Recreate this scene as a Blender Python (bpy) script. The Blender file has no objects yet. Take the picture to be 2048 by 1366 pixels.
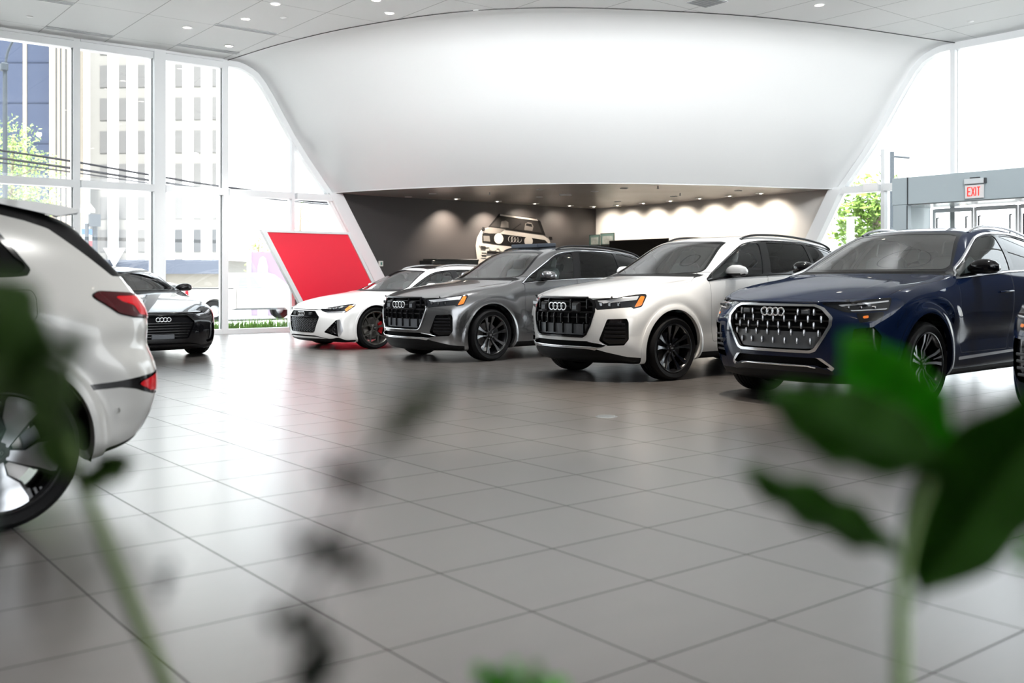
import bpy, math, random
import numpy as np
from mathutils import Vector, Matrix
from mathutils.bvhtree import BVHTree

S = bpy.context.scene
COL = S.collection
PI = math.pi

# ---------------------------------------------------------------- materials
def _nt(name):
    m = bpy.data.materials.new(name)
    m.use_nodes = True
    nt = m.node_tree
    return m, nt, nt.nodes['Principled BSDF']

def srgb(h):
    h = h.lstrip('#')
    c = [int(h[i:i + 2], 16) / 255 for i in (0, 2, 4)]
    return tuple((v / 12.92 if v <= .04045 else ((v + .055) / 1.055) ** 2.4) for v in c) + (1,)

def mat(name, col, rough=.5, metal=0., coat=0., spec=.5, emit=None, estr=0., noise=None, bump=None, crough=.03):
    m, nt, b = _nt(name)
    c = srgb(col) if isinstance(col, str) else tuple(col) + (1,)
    b.inputs['Base Color'].default_value = c
    b.inputs['Roughness'].default_value = rough
    b.inputs['Metallic'].default_value = metal
    b.inputs['Coat Weight'].default_value = coat
    b.inputs['Coat Roughness'].default_value = crough
    b.inputs['Specular IOR Level'].default_value = spec
    if emit:
        b.inputs['Emission Color'].default_value = srgb(emit)
        b.inputs['Emission Strength'].default_value = estr
    tc = None
    if noise or bump:
        tc = nt.nodes.new('ShaderNodeTexCoord')
    if noise:                                   # (scale, amount): slight mottling of the base colour
        n = nt.nodes.new('ShaderNodeTexNoise'); n.inputs['Scale'].default_value = noise[0]
        n.inputs['Detail'].default_value = 4
        nt.links.new(tc.outputs['Object'], n.inputs['Vector'])
        mx = nt.nodes.new('ShaderNodeMix'); mx.data_type = 'RGBA'
        k = noise[1]
        mx.inputs[6].default_value = tuple(v * (1 - k) for v in c[:3]) + (1,)
        mx.inputs[7].default_value = tuple(min(1, v * (1 + k)) for v in c[:3]) + (1,)
        nt.links.new(n.outputs['Fac'], mx.inputs[0])
        nt.links.new(mx.outputs[2], b.inputs['Base Color'])
    if bump:
        n = nt.nodes.new('ShaderNodeTexNoise'); n.inputs['Scale'].default_value = bump[0]
        nt.links.new(tc.outputs['Object'], n.inputs['Vector'])
        bp = nt.nodes.new('ShaderNodeBump'); bp.inputs['Strength'].default_value = bump[1]
        bp.inputs['Distance'].default_value = .01
        nt.links.new(n.outputs['Fac'], bp.inputs['Height'])
        nt.links.new(bp.outputs['Normal'], b.inputs['Normal'])
    return m

def glass_mat(name, tint, ior=1.5, rough=0., gloss=1.):
    """thin sheet glass: fresnel mix of a tinted transparent and a mirror lobe"""
    m, nt, b = _nt(name)
    out = nt.nodes['Material Output']
    nt.nodes.remove(b)
    t = nt.nodes.new('ShaderNodeBsdfTransparent'); t.inputs['Color'].default_value = tuple(tint) + (1,)
    g = nt.nodes.new('ShaderNodeBsdfGlossy'); g.inputs['Roughness'].default_value = rough
    g.inputs['Color'].default_value = (gloss, gloss, gloss, 1)
    f = nt.nodes.new('ShaderNodeFresnel'); f.inputs['IOR'].default_value = ior
    mx = nt.nodes.new('ShaderNodeMixShader')
    nt.links.new(f.outputs[0], mx.inputs[0]); nt.links.new(t.outputs[0], mx.inputs[1]); nt.links.new(g.outputs[0], mx.inputs[2])
    nt.links.new(mx.outputs[0], out.inputs['Surface'])
    return m

# ---------------------------------------------------------------- mesh builder
def frame_from(d):
    d = Vector(d).normalized()
    a = Vector((0, 0, 1)) if abs(d.z) < .9 else Vector((1, 0, 0))
    u = a.cross(d).normalized()
    return u, d.cross(u), d

class MB:
    def __init__(s):
        s.v = []; s.f = []; s.m = []; s.n = None
    def add(s, vs, fs, mi=0):
        b = len(s.v); s.v += [tuple(p) for p in vs]
        for f in fs:
            s.f.append(tuple(b + i for i in f)); s.m.append(mi)
        return s
    def box(s, c, d, rz=0., mi=0, rot=None):
        x, y, z = (k / 2 for k in d)
        pts = [Vector(p) for p in ((-x, -y, -z), (x, -y, -z), (x, y, -z), (-x, y, -z), (-x, -y, z), (x, -y, z), (x, y, z), (-x, y, z))]
        R = rot if rot is not None else Matrix.Rotation(rz, 3, 'Z')
        pts = [R @ p + Vector(c) for p in pts]
        return s.add(pts, [(0, 3, 2, 1), (4, 5, 6, 7), (0, 1, 5, 4), (1, 2, 6, 5), (2, 3, 7, 6), (3, 0, 4, 7)], mi)
    def bbox(s, c, d, r=.01, mi=0, rot=None):
        """box with chamfered edges"""
        x, y, z = (k / 2 for k in d); r = min(r, x * .9, y * .9, z * .9)
        P = []; idx = {}
        R = rot if rot is not None else Matrix.Identity(3)
        for sx in (-1, 1):
            for sy in (-1, 1):
                for sz in (-1, 1):
                    for a in range(3):
                        p = [sx * (x - r), sy * (y - r), sz * (z - r)]
                        p[a] = (sx * x, sy * y, sz * z)[a]
                        idx[(sx, sy, sz, a)] = len(P); P.append(R @ Vector(p) + Vector(c))
        F = []
        for a in range(3):
            b, c2 = (a + 1) % 3, (a + 2) % 3
            for sg in (-1, 1):
                q = []
                for (sb, sc) in ((-1, -1), (1, -1), (1, 1), (-1, 1)):
                    k = [0, 0, 0]; k[a] = sg; k[b] = sb; k[c2] = sc
                    q.append(idx[(k[0], k[1], k[2], a)])
                F.append(q if sg > 0 else q[::-1])
            for sb in (-1, 1):
                for sc in (-1, 1):
                    k0 = [0, 0, 0]; k0[a] = -1; k0[b] = sb; k0[c2] = sc
                    k1 = list(k0); k1[a] = 1
                    q = [idx[tuple(k0) + (b,)], idx[tuple(k1) + (b,)], idx[tuple(k1) + (c2,)], idx[tuple(k0) + (c2,)]]
                    F.append(q if sb * sc > 0 else q[::-1])
        for sx in (-1, 1):
            for sy in (-1, 1):
                for sz in (-1, 1):
                    q = [idx[(sx, sy, sz, a)] for a in range(3)]
                    F.append(q if sx * sy * sz > 0 else q[::-1])
        return s.add(P, F, mi)
    def lathe(s, prof, org=(0, 0, 0), axis=(0, 0, 1), n=32, mi=0, closed=False, a0=0., a1=2 * PI):
        """prof: list of (radius, height along axis)"""
        u, w, d = frame_from(axis); o = Vector(org)
        full = abs(a1 - a0 - 2 * PI) < 1e-6
        m = n if full else n + 1
        vs = []
        for (r, h) in prof:
            for i in range(m):
                a = a0 + (a1 - a0) * i / n
                vs.append(o + d * h + (u * math.cos(a) + w * math.sin(a)) * r)
        fs = []
        K = len(prof); rng = range(K if closed else K - 1)
        for k in rng:
            k2 = (k + 1) % K
            for i in range(n):
                j = (i + 1) % m
                fs.append((k * m + i, k * m + j, k2 * m + j, k2 * m + i))
        return s.add(vs, fs, mi)
    def disc(s, c, r, axis=(0, 0, 1), n=24, mi=0):
        u, w, d = frame_from(axis); o = Vector(c)
        return s.add([o + (u * math.cos(2 * PI * i / n) + w * math.sin(2 * PI * i / n)) * r for i in range(n)], [tuple(range(n))], mi)
    def cyl(s, a, b, r, r2=None, n=16, mi=0):
        a = Vector(a); b = Vector(b); r2 = r if r2 is None else r2
        L = (b - a).length
        s.lathe([(0.0001, 0), (r, 0), (r2, L), (0.0001, L)], a, b - a, n, mi)
        return s
    def tube(s, pts, r, n=8, mi=0, closed=False, flat=None):
        """sweep a circle (or an ellipse r x flat, flat along the frame's 2nd axis) along pts; r may be a list"""
        pts = [Vector(p) for p in pts]; N = len(pts)
        rr = r if isinstance(r, (list, tuple)) else [r] * N
        T = []
        for i in range(N):
            a = pts[(i - 1) % N] if (closed or i > 0) else pts[i]
            b = pts[(i + 1) % N] if (closed or i < N - 1) else pts[i]
            T.append((b - a).normalized())
        u, w, _ = frame_from(T[0])
        vs = []
        for i in range(N):
            u = (u - T[i] * u.dot(T[i])).normalized(); w = T[i].cross(u)
            for k in range(n):
                a = 2 * PI * k / n
                vs.append(pts[i] + u * (math.cos(a) * rr[i]) + w * (math.sin(a) * (flat if flat else rr[i])))
        fs = []
        for i in range(N if closed else N - 1):
            i2 = (i + 1) % N
            for k in range(n):
                k2 = (k + 1) % n
                fs.append((i * n + k, i * n + k2, i2 * n + k2, i2 * n + k))
        if not closed:
            fs.append(tuple(range(n))[::-1]); fs.append(tuple((N - 1) * n + k for k in range(n)))
        return s.add(vs, fs, mi)
    def prism(s, poly, a, b, plane='xz', mi=0, cap=True):
        """extrude a 2D polygon between the coordinates a and b of the third axis"""
        def P(p, t):
            return {'xz': (p[0], t, p[1]), 'yz': (t, p[0], p[1]), 'xy': (p[0], p[1], t)}[plane]
        n = len(poly)
        ar = sum(poly[i][0] * poly[(i + 1) % n][1] - poly[(i + 1) % n][0] * poly[i][1] for i in range(n))
        if (ar < 0) != (plane == 'xz'):
            poly = poly[::-1]
        if a > b:
            a, b = b, a
        vs = [P(p, a) for p in poly] + [P(p, b) for p in poly]
        fs = [(i, (i + 1) % n, n + (i + 1) % n, n + i) for i in range(n)]
        if cap:
            fs += [tuple(range(n))[::-1], tuple(range(n, 2 * n))]
        return s.add(vs, fs, mi)
    def quad(s, a, b, c, d, mi=0):
        return s.add([a, b, c, d], [(0, 1, 2, 3)], mi)
    def xform(s, M):
        s.v = [tuple(M @ Vector(p)) for p in s.v]; return s
    def build(s, name, mats, parent=None, smooth=None, loc=None, rot=None, normals=None):
        me = bpy.data.meshes.new(name)
        me.from_pydata(s.v, [], s.f)
        for m in (mats if isinstance(mats, (list, tuple)) else [mats]):
            me.materials.append(m)
        if any(s.m):
            me.polygons.foreach_set('material_index', s.m)
        me.update()
        if normals is not None:
            me.polygons.foreach_set('use_smooth', [True] * len(me.polygons))
            me.normals_split_custom_set_from_vertices(normals)
        elif smooth is not None:
            me.polygons.foreach_set('use_smooth', [True] * len(me.polygons))
            if smooth < 179:
                me.set_sharp_from_angle(angle=math.radians(smooth))
        o = bpy.data.objects.new(name, me)
        COL.objects.link(o)
        if parent is not None:
            o.parent = parent
        if loc is not None:
            o.location = loc
        if rot is not None:
            o.rotation_euler = rot
        return o

def empty(name, loc=(0, 0, 0), rz=0., parent=None):
    o = bpy.data.objects.new(name, None)
    o.empty_display_size = .2
    COL.objects.link(o); o.location = loc; o.rotation_euler = (0, 0, rz)
    if parent is not None:
        o.parent = parent
    return o

def tag(o, label=None, cat=None, group=None, kind=None):
    if label: o['label'] = label
    if cat: o['category'] = cat
    if group: o['group'] = group
    if kind: o['kind'] = kind
    return o

CH = {}
def copy_tree(o, parent=None):
    c = o.copy(); COL.objects.link(c)
    if parent is not None:
        c.parent = parent
        c.matrix_parent_inverse = o.matrix_parent_inverse.copy()
    for ch in list(o.children):
        copy_tree(ch, c)
    return c

def spline(pts, n=8, closed=False):
    """Catmull-Rom through the points (any dimension)"""
    P = [np.array(p, float) for p in pts]; N = len(P); out = []
    segs = N if closed else N - 1
    for i in range(segs):
        p1, p2 = P[i], P[(i + 1) % N]
        p0 = P[i - 1] if (closed or i > 0) else 2 * p1 - p2
        p3 = P[(i + 2) % N] if (closed or i + 2 < N) else 2 * p2 - p1
        for k in range(n):
            t = k / n
            out.append(.5 * ((2 * p1) + (p2 - p0) * t + (2 * p0 - 5 * p1 + 4 * p2 - p3) * t * t + (3 * p1 - p0 - 3 * p2 + p3) * t ** 3))
    if not closed:
        out.append(P[-1])
    return out
# ---------------------------------------------------------------- car body surfaces
def cc_step(V, F):
    """one Catmull-Clark step on a closed quad mesh, numpy"""
    nv, nf = len(V), len(F)
    fp = V[F].mean(1)
    E = np.concatenate([F[:, [0, 1]], F[:, [1, 2]], F[:, [2, 3]], F[:, [3, 0]]])
    Es = np.sort(E, 1)
    key = Es[:, 0].astype(np.int64) * nv + Es[:, 1]
    uk, inv = np.unique(key, return_inverse=True)
    ne = len(uk)
    ev = np.stack([uk // nv, uk % nv], 1)
    fid = np.tile(np.arange(nf), 4)
    fs = np.zeros((ne, 3)); np.add.at(fs, inv, fp[fid])
    mid = V[ev].mean(1)
    ep = (mid * 2 + fs) / 4
    val = np.zeros(nv); np.add.at(val, ev.ravel(), 1)
    Fa = np.zeros((nv, 3)); Ra = np.zeros((nv, 3))
    np.add.at(Fa, F.ravel(), np.repeat(fp, 4, 0)); np.add.at(Ra, ev.ravel(), np.repeat(mid, 2, 0))
    n = val[:, None]
    vp = (Fa / n + 2 * Ra / n + (n - 3) * V) / n
    V2 = np.concatenate([vp, fp, ep])
    i = np.arange(nf)
    e01, e12, e23, e30 = (nv + nf + inv[k * nf:(k + 1) * nf] for k in range(4))
    c = nv + i
    F2 = np.concatenate([np.stack([F[:, 0], e01, c, e30], 1), np.stack([F[:, 1], e12, c, e01], 1),
                         np.stack([F[:, 2], e23, c, e12], 1), np.stack([F[:, 3], e30, c, e23], 1)])
    return V2, F2

def cc_fit(D, F, its=40, lam=.6):
    """control points whose limit surface passes through D"""
    nv = len(D)
    es = set(); dg = []
    for f in F:
        for a in range(4):
            es.add((min(f[a], f[(a + 1) % 4]), max(f[a], f[(a + 1) % 4]))); dg.append((f[a], f[(a + 2) % 4]))
    es = np.array(list(es)); dg = np.array(dg)
    n = np.zeros(nv); np.add.at(n, es.ravel(), 1); n = n[:, None]
    P = D.copy()
    for _ in range(its):
        A = np.zeros_like(P); np.add.at(A, es[:, 0], P[es[:, 1]]); np.add.at(A, es[:, 1], P[es[:, 0]])
        B = np.zeros_like(P); np.add.at(B, dg[:, 0], P[dg[:, 1]])
        Lm = (n * n * P + 4 * A + B) / (n * (n + 5))
        P = P + .8 * (D - Lm)
    return D + lam * (P - D)

def cage(side, top, front, rear, bottom_z=None):
    """side[i][k], top[i][j] (j from centre), front[k][j], rear[k][j] -> closed quad lattice, both halves.
    top rows and front/rear rows exclude the outermost column, which comes from side."""
    NX, NZ = len(side) - 1, len(side[0]) - 1
    NY = len(top[0])
    ids = {}; V = []
    def get(i, j, k):
        key = (i, j, k)
        if key not in ids:
            a = abs(j)
            if a == NY: p = side[i][k]
            elif k == NZ: p = top[i][a]
            elif i == 0: p = front[k][a]
            elif i == NX: p = rear[k][a]
            else:
                q = side[i][0]; p = (q[0], q[1] * a / NY, q[2])
            p = (p[0], p[1] if j >= 0 else -p[1], p[2])
            if j == 0: p = (p[0], 0., p[2])
            ids[key] = len(V); V.append(p)
        return ids[key]
    F = []
    for i in range(NX):
        for k in range(NZ):
            for sg in (1, -1):
                q = [get(i, sg * NY, k), get(i, sg * NY, k + 1), get(i + 1, sg * NY, k + 1), get(i + 1, sg * NY, k)]
                F.append(q if sg > 0 else q[::-1])
        for j in range(-NY, NY):
            F.append([get(i, j, NZ), get(i + 1, j, NZ), get(i + 1, j + 1, NZ), get(i, j + 1, NZ)])
            F.append([get(i, j + 1, 0), get(i + 1, j + 1, 0), get(i + 1, j, 0), get(i, j, 0)])
    for k in range(NZ):
        for j in range(-NY, NY):
            F.append([get(0, j, k), get(0, j, k + 1), get(0, j + 1, k + 1), get(0, j + 1, k)])
            F.append([get(NX, j + 1, k), get(NX, j + 1, k + 1), get(NX, j, k + 1), get(NX, j, k)])
    return np.array(V, float), np.array(F, int)

def vnormals(V, F):
    n = np.cross(V[F[:, 2]] - V[F[:, 0]], V[F[:, 3]] - V[F[:, 1]])
    N = np.zeros_like(V)
    for a in range(4):
        np.add.at(N, F[:, a], n)
    return N / np.maximum(np.linalg.norm(N, axis=1, keepdims=True), 1e-12)

def sstep(a, b, x):
    t = np.clip((x - a) / (b - a), 0, 1)
    return t * t * (3 - 2 * t)

def poly_sdf(P, poly):
    """signed distance (negative inside) of 2D points to a polygon"""
    P = np.asarray(P, float); Q = np.asarray(poly, float)
    d = np.full(len(P), 1e9); ins = np.zeros(len(P), bool)
    for i in range(len(Q)):
        a, b = Q[i], Q[(i + 1) % len(Q)]
        e = b - a; w = P - a
        t = np.clip((w @ e) / max(e @ e, 1e-12), 0, 1)
        d = np.minimum(d, np.linalg.norm(w - t[:, None] * e, axis=1))
        c = ((a[1] <= P[:, 1]) != (b[1] <= P[:, 1]))
        xx = a[0] + (P[:, 1] - a[1]) * e[0] / (e[1] if abs(e[1]) > 1e-12 else 1e-12)
        ins ^= c & (P[:, 0] < xx)
    return np.where(ins, -d, d)

def inset_poly(poly, r):
    Q = [np.array(p, float) for p in poly]; n = len(Q)
    ar = sum(Q[i][0] * Q[(i + 1) % n][1] - Q[(i + 1) % n][0] * Q[i][1] for i in range(n))
    sg = 1 if ar > 0 else -1
    out = []
    for i in range(n):
        a, b, c = Q[i - 1], Q[i], Q[(i + 1) % n]
        e1 = (b - a) / np.linalg.norm(b - a); e2 = (c - b) / np.linalg.norm(c - b)
        n1 = sg * np.array([-e1[1], e1[0]]); n2 = sg * np.array([-e2[1], e2[0]])
        k = 1 + n1 @ n2
        out.append(b + r * (n1 + n2) / max(k, .35))
    return out

def round_sdf(P, poly, r):
    return poly_sdf(P, inset_poly(poly, r)) - r if r > 0 else poly_sdf(P, poly)

class Shell:
    """half of a dense body surface (y >= 0) that can be cut along zero lines of a function of position"""
    def __init__(s, V, F, N):
        keep = (V[F][:, :, 1].min(1) > -1e-6)
        F = F[keep]
        used = np.unique(F); mp = -np.ones(len(V), int); mp[used] = np.arange(len(used))
        s.V = V[used].copy(); s.N = N[used].copy()
        s.V[np.abs(s.V[:, 1]) < 1e-6, 1] = 0
        s.F = [tuple(f) for f in mp[F]]
        s.T = ['body'] * len(s.F)
    def bvh(s):
        return BVHTree.FromPolygons([tuple(p) for p in s.V], s.F)
    def cut(s, fn, name, only=('body',)):
        f = fn(s.V, s.N)
        f = np.where(np.abs(f) < 1e-6, 0, f)
        if f.min() >= 0: return
        sg = np.sign(f).astype(int).tolist()
        newV = []; newN = []; cache = {}
        base = len(s.V)
        F2, T2 = [], []
        V, N = s.V, s.N
        for face, t in zip(s.F, s.T):
            if t not in only:
                F2.append(face); T2.append(t); continue
            q = [sg[i] for i in face]
            mn, mx = min(q), max(q)
            if mn >= 0:
                F2.append(face); T2.append(t); continue
            if mx <= 0:
                F2.append(face); T2.append(name); continue
            ins, out = [], []
            n = len(face)
            for a in range(n):
                i, j = face[a], face[(a + 1) % n]
                if sg[i] <= 0: ins.append(i)
                if sg[i] >= 0: out.append(i)
                if sg[i] * sg[j] < 0:
                    k = (i, j) if i < j else (j, i)
                    if k not in cache:
                        w = f[k[0]] / (f[k[0]] - f[k[1]])
                        cache[k] = base + len(newV)
                        newV.append(V[k[0]] * (1 - w) + V[k[1]] * w)
                        m = N[k[0]] * (1 - w) + N[k[1]] * w
                        newN.append(m / np.linalg.norm(m))
                    ins.append(cache[k]); out.append(cache[k])
            if len(ins) >= 3: F2.append(tuple(ins)); T2.append(name)
            if len(out) >= 3: F2.append(tuple(out)); T2.append(t)
        if newV:
            s.V = np.concatenate([s.V, np.array(newV)]); s.N = np.concatenate([s.N, np.array(newN)])
        s.F, s.T = F2, T2
    def keep_largest(s, names, back='body'):
        """small stray islands of the given tags go back to another tag"""
        ids = [k for k, t in enumerate(s.T) if t in names]
        par = {k: k for k in ids}
        def find(a):
            while par[a] != a:
                par[a] = par[par[a]]; a = par[a]
            return a
        ve = {}
        for k in ids:
            for v in s.F[k]:
                if v in ve: par[find(k)] = find(ve[v])
                else: ve[v] = k
        cnt = {}
        for k in ids:
            r = find(k); cnt[r] = cnt.get(r, 0) + 1
        if not cnt: return
        big = max(cnt, key=cnt.get)
        for k in ids:
            if find(k) != big: s.T[k] = back
    def faces(s, names):
        if isinstance(names, str): names = (names,)
        return [f for f, t in zip(s.F, s.T) if t in names]
    def boundary(s, faces):
        cnt = {}
        for f in faces:
            for a in range(len(f)):
                i, j = f[a], f[(a + 1) % len(f)]
                cnt[(i, j)] = 1
        return [(i, j) for (i, j) in cnt if (j, i) not in cnt]

def patch(shell, groups, both, off=0., skirt=None, mirror_only=None, shift=(0, 0, 0), skirtdir=None):
    """groups: list of (tag names, material slot). Returns an MB with vertex normals.
    both: add the mirrored half into the same mesh.  skirt=(depth, slot): thickness walls along the free edges.
    mirror_only=True gives the y<0 half alone."""
    mb = MB(); nor = []
    def emit(sign):
        allf = []
        vid = {}
        for names, mi in groups:
            fs = shell.faces(names); allf += fs
            for f in fs:
                idx = []
                for i in f:
                    if i not in vid:
                        p = shell.V[i] + shell.N[i] * off + np.array(shift)
                        n = shell.N[i]
                        vid[i] = len(mb.v)
                        mb.v.append((p[0], p[1] * sign, p[2])); nor.append((n[0], n[1] * sign, n[2]))
                    idx.append(vid[i])
                mb.f.append(tuple(idx) if sign > 0 else tuple(idx[::-1])); mb.m.append(mi)
        if skirt:
            dep, mi = skirt
            for (i, j) in shell.boundary(allf):
                if abs(shell.V[i][1]) < 1e-6 and abs(shell.V[j][1]) < 1e-6: continue
                a = shell.V[i] + shell.N[i] * off + np.array(shift); b = shell.V[j] + shell.N[j] * off + np.array(shift)
                d0 = -shell.N[i] if skirtdir is None else np.array(skirtdir); d1 = -shell.N[j] if skirtdir is None else np.array(skirtdir)
                c, d = b + d1 * dep, a + d0 * dep
                n = np.cross(b - a, shell.N[i]); n = n / max(np.linalg.norm(n), 1e-9)
                q = len(mb.v)
                for p in (a, b, c, d):
                    mb.v.append((p[0], p[1] * sign, p[2])); nor.append((n[0], n[1] * sign, n[2]))
                fc = (q + 1, q, q + 3, q + 2)
                mb.f.append(fc if sign > 0 else fc[::-1]); mb.m.append(mi)
    if mirror_only: emit(-1)
    else:
        emit(1)
        if both: emit(-1)
    mb.nor = nor
    return mb

def pbuild(mb, name, mats, parent):
    return mb.build(name, mats, parent, normals=mb.nor) if mb.f else None
# ---------------------------------------------------------------- car body tables (local: x rearward, y to the side, z up)
def rows_top(centre, side, fr=(0, .34, .64, .87), px=2.0, pz=2.3):
    """top rows from the centre-line points and the outer k5 points"""
    out = []
    for (cx, cz), s in zip(centre, side):
        sx, sy, sz = s[-1]
        out.append([(cx + (sx - cx) * f ** px, sy * f, cz + (sz - cz) * f ** pz) for f in fr])
    return out

def rows_face(centre, corner, fr=(0, .34, .64, .87), px=2.4, pz=2.):
    out = []
    for (cx, cz), s in zip(centre, corner):
        sx, sy, sz = s
        out.append([(cx + (sx - cx) * f ** px, sy * f, cz + (sz - cz) * f ** pz) for f in fr])
    return out

def arch_flare(V, N, hub, r, amp, w=.16, lip=.035):
    """a raised blister round a wheel opening"""
    d = np.hypot(V[:, 0] - hub[0], V[:, 2] - hub[1])
    m = (V[:, 1] > .5) & (V[:, 2] < hub[1] + r + .35)
    b = amp * (1 - sstep(r + lip, r + lip + w, d)) * m
    V[:, 1] += b
    return V

def add_row(side, b):
    """an extra row half-way between belt (k4) and roof rail (k5), pushed out by b[i]"""
    out = []
    for s, bb in zip(side, b):
        p, q = np.array(s[4]), np.array(s[5])
        d = q - p; n = np.array([0, d[2], -d[1]]); n = n / np.linalg.norm(n)
        out.append(list(s[:5]) + [tuple((p + q) / 2 + n * bb)] + [s[5]])
    return out

def make_surface(T, level=4):
    T = dict(T)
    nb = T.get('bulge', [.03] * 6 + [.03] * 20)[:len(T['side'])]
    T['side'] = add_row(T['side'], nb)
    for e in ('front', 'rear'):
        c = T[e]; T[e] = c[:5] + [((c[4][0] + c[5][0]) / 2 + (-.012 if e == 'front' else .01), (c[4][1] + c[5][1]) / 2 + .008)] + c[5:]
    fc = rows_face(T['front'], T['side'][0], px=T.get('fpx', 2.4), pz=T.get('fpz', 2.))
    rc = rows_face(T['rear'], T['side'][-1], px=T.get('rpx', 2.2))
    tp = rows_top(T['top'], T['side'], px=T.get('tpx', 2.), pz=T.get('tpz', 2.3))
    tp[0] = fc[-1]; tp[-1] = rc[-1]
    D, F = cage(T['side'], tp, fc, rc)
    V = cc_fit(D, F, lam=T.get('lam', .6))
    for _ in range(level):
        V, F = cc_step(V, F)
    if 'disp' in T:
        Y = np.abs(V[:, 1]); sg = np.sign(V[:, 1])
        W = V.copy(); W[:, 1] = Y
        N = vnormals(V, F); N[:, 1] = N[:, 1] * np.where(sg == 0, 1, sg)
        W = T['disp'](W, N)
        W[:, 1] *= np.where(sg == 0, 0, sg)
        V = W
    N = vnormals(V, F)
    return V, F, N

# large three-row SUV
def q7_disp(V, N):
    y = V[:, 1]
    for hx in (.96, 3.96):
        V = arch_flare(V, N, (hx, .38), .42, .015, .06, .05)
        # broad blister above the arch
        d = np.hypot(V[:, 0] - hx, (V[:, 2] - .38))
        b = .013 * np.exp(-((d - .62) / .10) ** 2) * (V[:, 2] > .55) * (y > .6) * sstep(.5, .75, V[:, 2])
        V[:, 1] += b
    # door lower scallop
    m = sstep(1.4, 1.8, V[:, 0]) * (1 - sstep(3.2, 3.5, V[:, 0])) * (y > .7)
    V[:, 1] -= .014 * m * np.exp(-((V[:, 2] - .62) / .12) ** 2)
    return V

Q7 = dict(
    side=[
        [(.42, .84, .22), (.33, .87, .36), (.27, .865, .55), (.26, .85, .80), (.30, .83, .93), (.22, .70, .985)],
        [(.58, .88, .22), (.55, .93, .35), (.53, .945, .56), (.52, .945, .82), (.52, .915, .99), (.50, .72, 1.075)],
        [(.96, .88, .23), (.96, .95, .36), (.96, .965, .58), (.96, .97, .88), (.96, .935, 1.07), (.96, .73, 1.145)],
        [(1.36, .88, .23), (1.36, .95, .36), (1.36, .965, .60), (1.36, .975, .92), (1.36, .935, 1.12), (1.36, .735, 1.19)],
        [(1.56, .88, .23), (1.56, .95, .36), (1.56, .965, .60), (1.56, .98, .95), (1.54, .935, 1.165), (1.49, .765, 1.225)],
        [(1.70, .88, .23), (1.70, .95, .36), (1.70, .965, .60), (1.70, .98, .96), (1.70, .935, 1.185), (1.63, .80, 1.25)],
        [(2.06, .88, .23), (2.06, .95, .36), (2.06, .965, .60), (2.06, .985, .99), (2.06, .935, 1.215), (2.03, .745, 1.47)],
        [(2.45, .88, .23), (2.45, .95, .36), (2.45, .965, .60), (2.45, .985, 1.0), (2.45, .935, 1.235), (2.44, .68, 1.69)],
        [(3.0, .88, .23), (3.0, .95, .36), (3.0, .965, .60), (3.0, .985, 1.01), (3.0, .935, 1.255), (3.0, .645, 1.755)],
        [(3.55, .88, .23), (3.55, .95, .36), (3.55, .965, .60), (3.55, .985, 1.02), (3.55, .935, 1.27), (3.55, .64, 1.745)],
        [(4.0, .88, .23), (4.0, .95, .36), (4.0, .965, .60), (4.0, .985, 1.03), (4.0, .925, 1.285), (4.0, .635, 1.71)],
        [(4.45, .86, .26), (4.45, .93, .38), (4.45, .945, .60), (4.45, .96, 1.03), (4.45, .89, 1.30), (4.45, .62, 1.65)],
        [(4.80, .80, .30), (4.82, .87, .42), (4.83, .885, .62), (4.83, .90, 1.0), (4.80, .83, 1.28), (4.74, .60, 1.55)],
        [(4.92, .70, .32), (4.97, .76, .45), (4.99, .77, .65), (4.99, .78, 1.0), (4.93, .72, 1.26), (4.83, .58, 1.46)],
    ],
    top=[(.055, .995), (.43, 1.10), (.90, 1.185), (1.18, 1.225), (1.29, 1.238), (1.38, 1.248), (1.79, 1.505), (2.23, 1.725), (3.0, 1.79), (3.55, 1.785), (4.0, 1.765), (4.5, 1.72), (4.84, 1.60), (4.95, 1.45)],
    front=[(.14, .20), (.0, .33), (-.03, .52), (-.025, .80), (.005, .94), (.05, .99)],
    rear=[(5.0, .32), (5.06, .45), (5.07, .65), (5.06, 1.0), (5.02, 1.25), (4.95, 1.45)],
    disp=q7_disp, hubs=(.96, 3.96), hz=.38, wr=.38)

def ST(x, k3, k4, k5, w=.965, low=.23, x0=None):
    """one side station: sill and door rows from the width, the given shoulder (y,z), belt (y,z) and rail (x,y,z)"""
    return [(x, w - .085, low), (x, w - .015, low + .13), (x, w, k3[1] * .62 + .02), (x,) + k3, (x,) + k4, k5]

def q8_disp(V, N):
    for hx in (.96, 3.96):
        V = arch_flare(V, N, (hx, .385), .43, .022, .10, .05)
        d = np.hypot(V[:, 0] - hx, V[:, 2] - .385)
        V[:, 1] += .020 * np.exp(-((d - .66) / .12) ** 2) * (V[:, 1] > .6) * sstep(.6, .9, V[:, 2])
    m = sstep(1.4, 1.9, V[:, 0]) * (1 - sstep(3.1, 3.5, V[:, 0])) * (V[:, 1] > .7)
    V[:, 1] -= .026 * m * np.exp(-((V[:, 2] - .58) / .13) ** 2)
    return V

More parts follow.
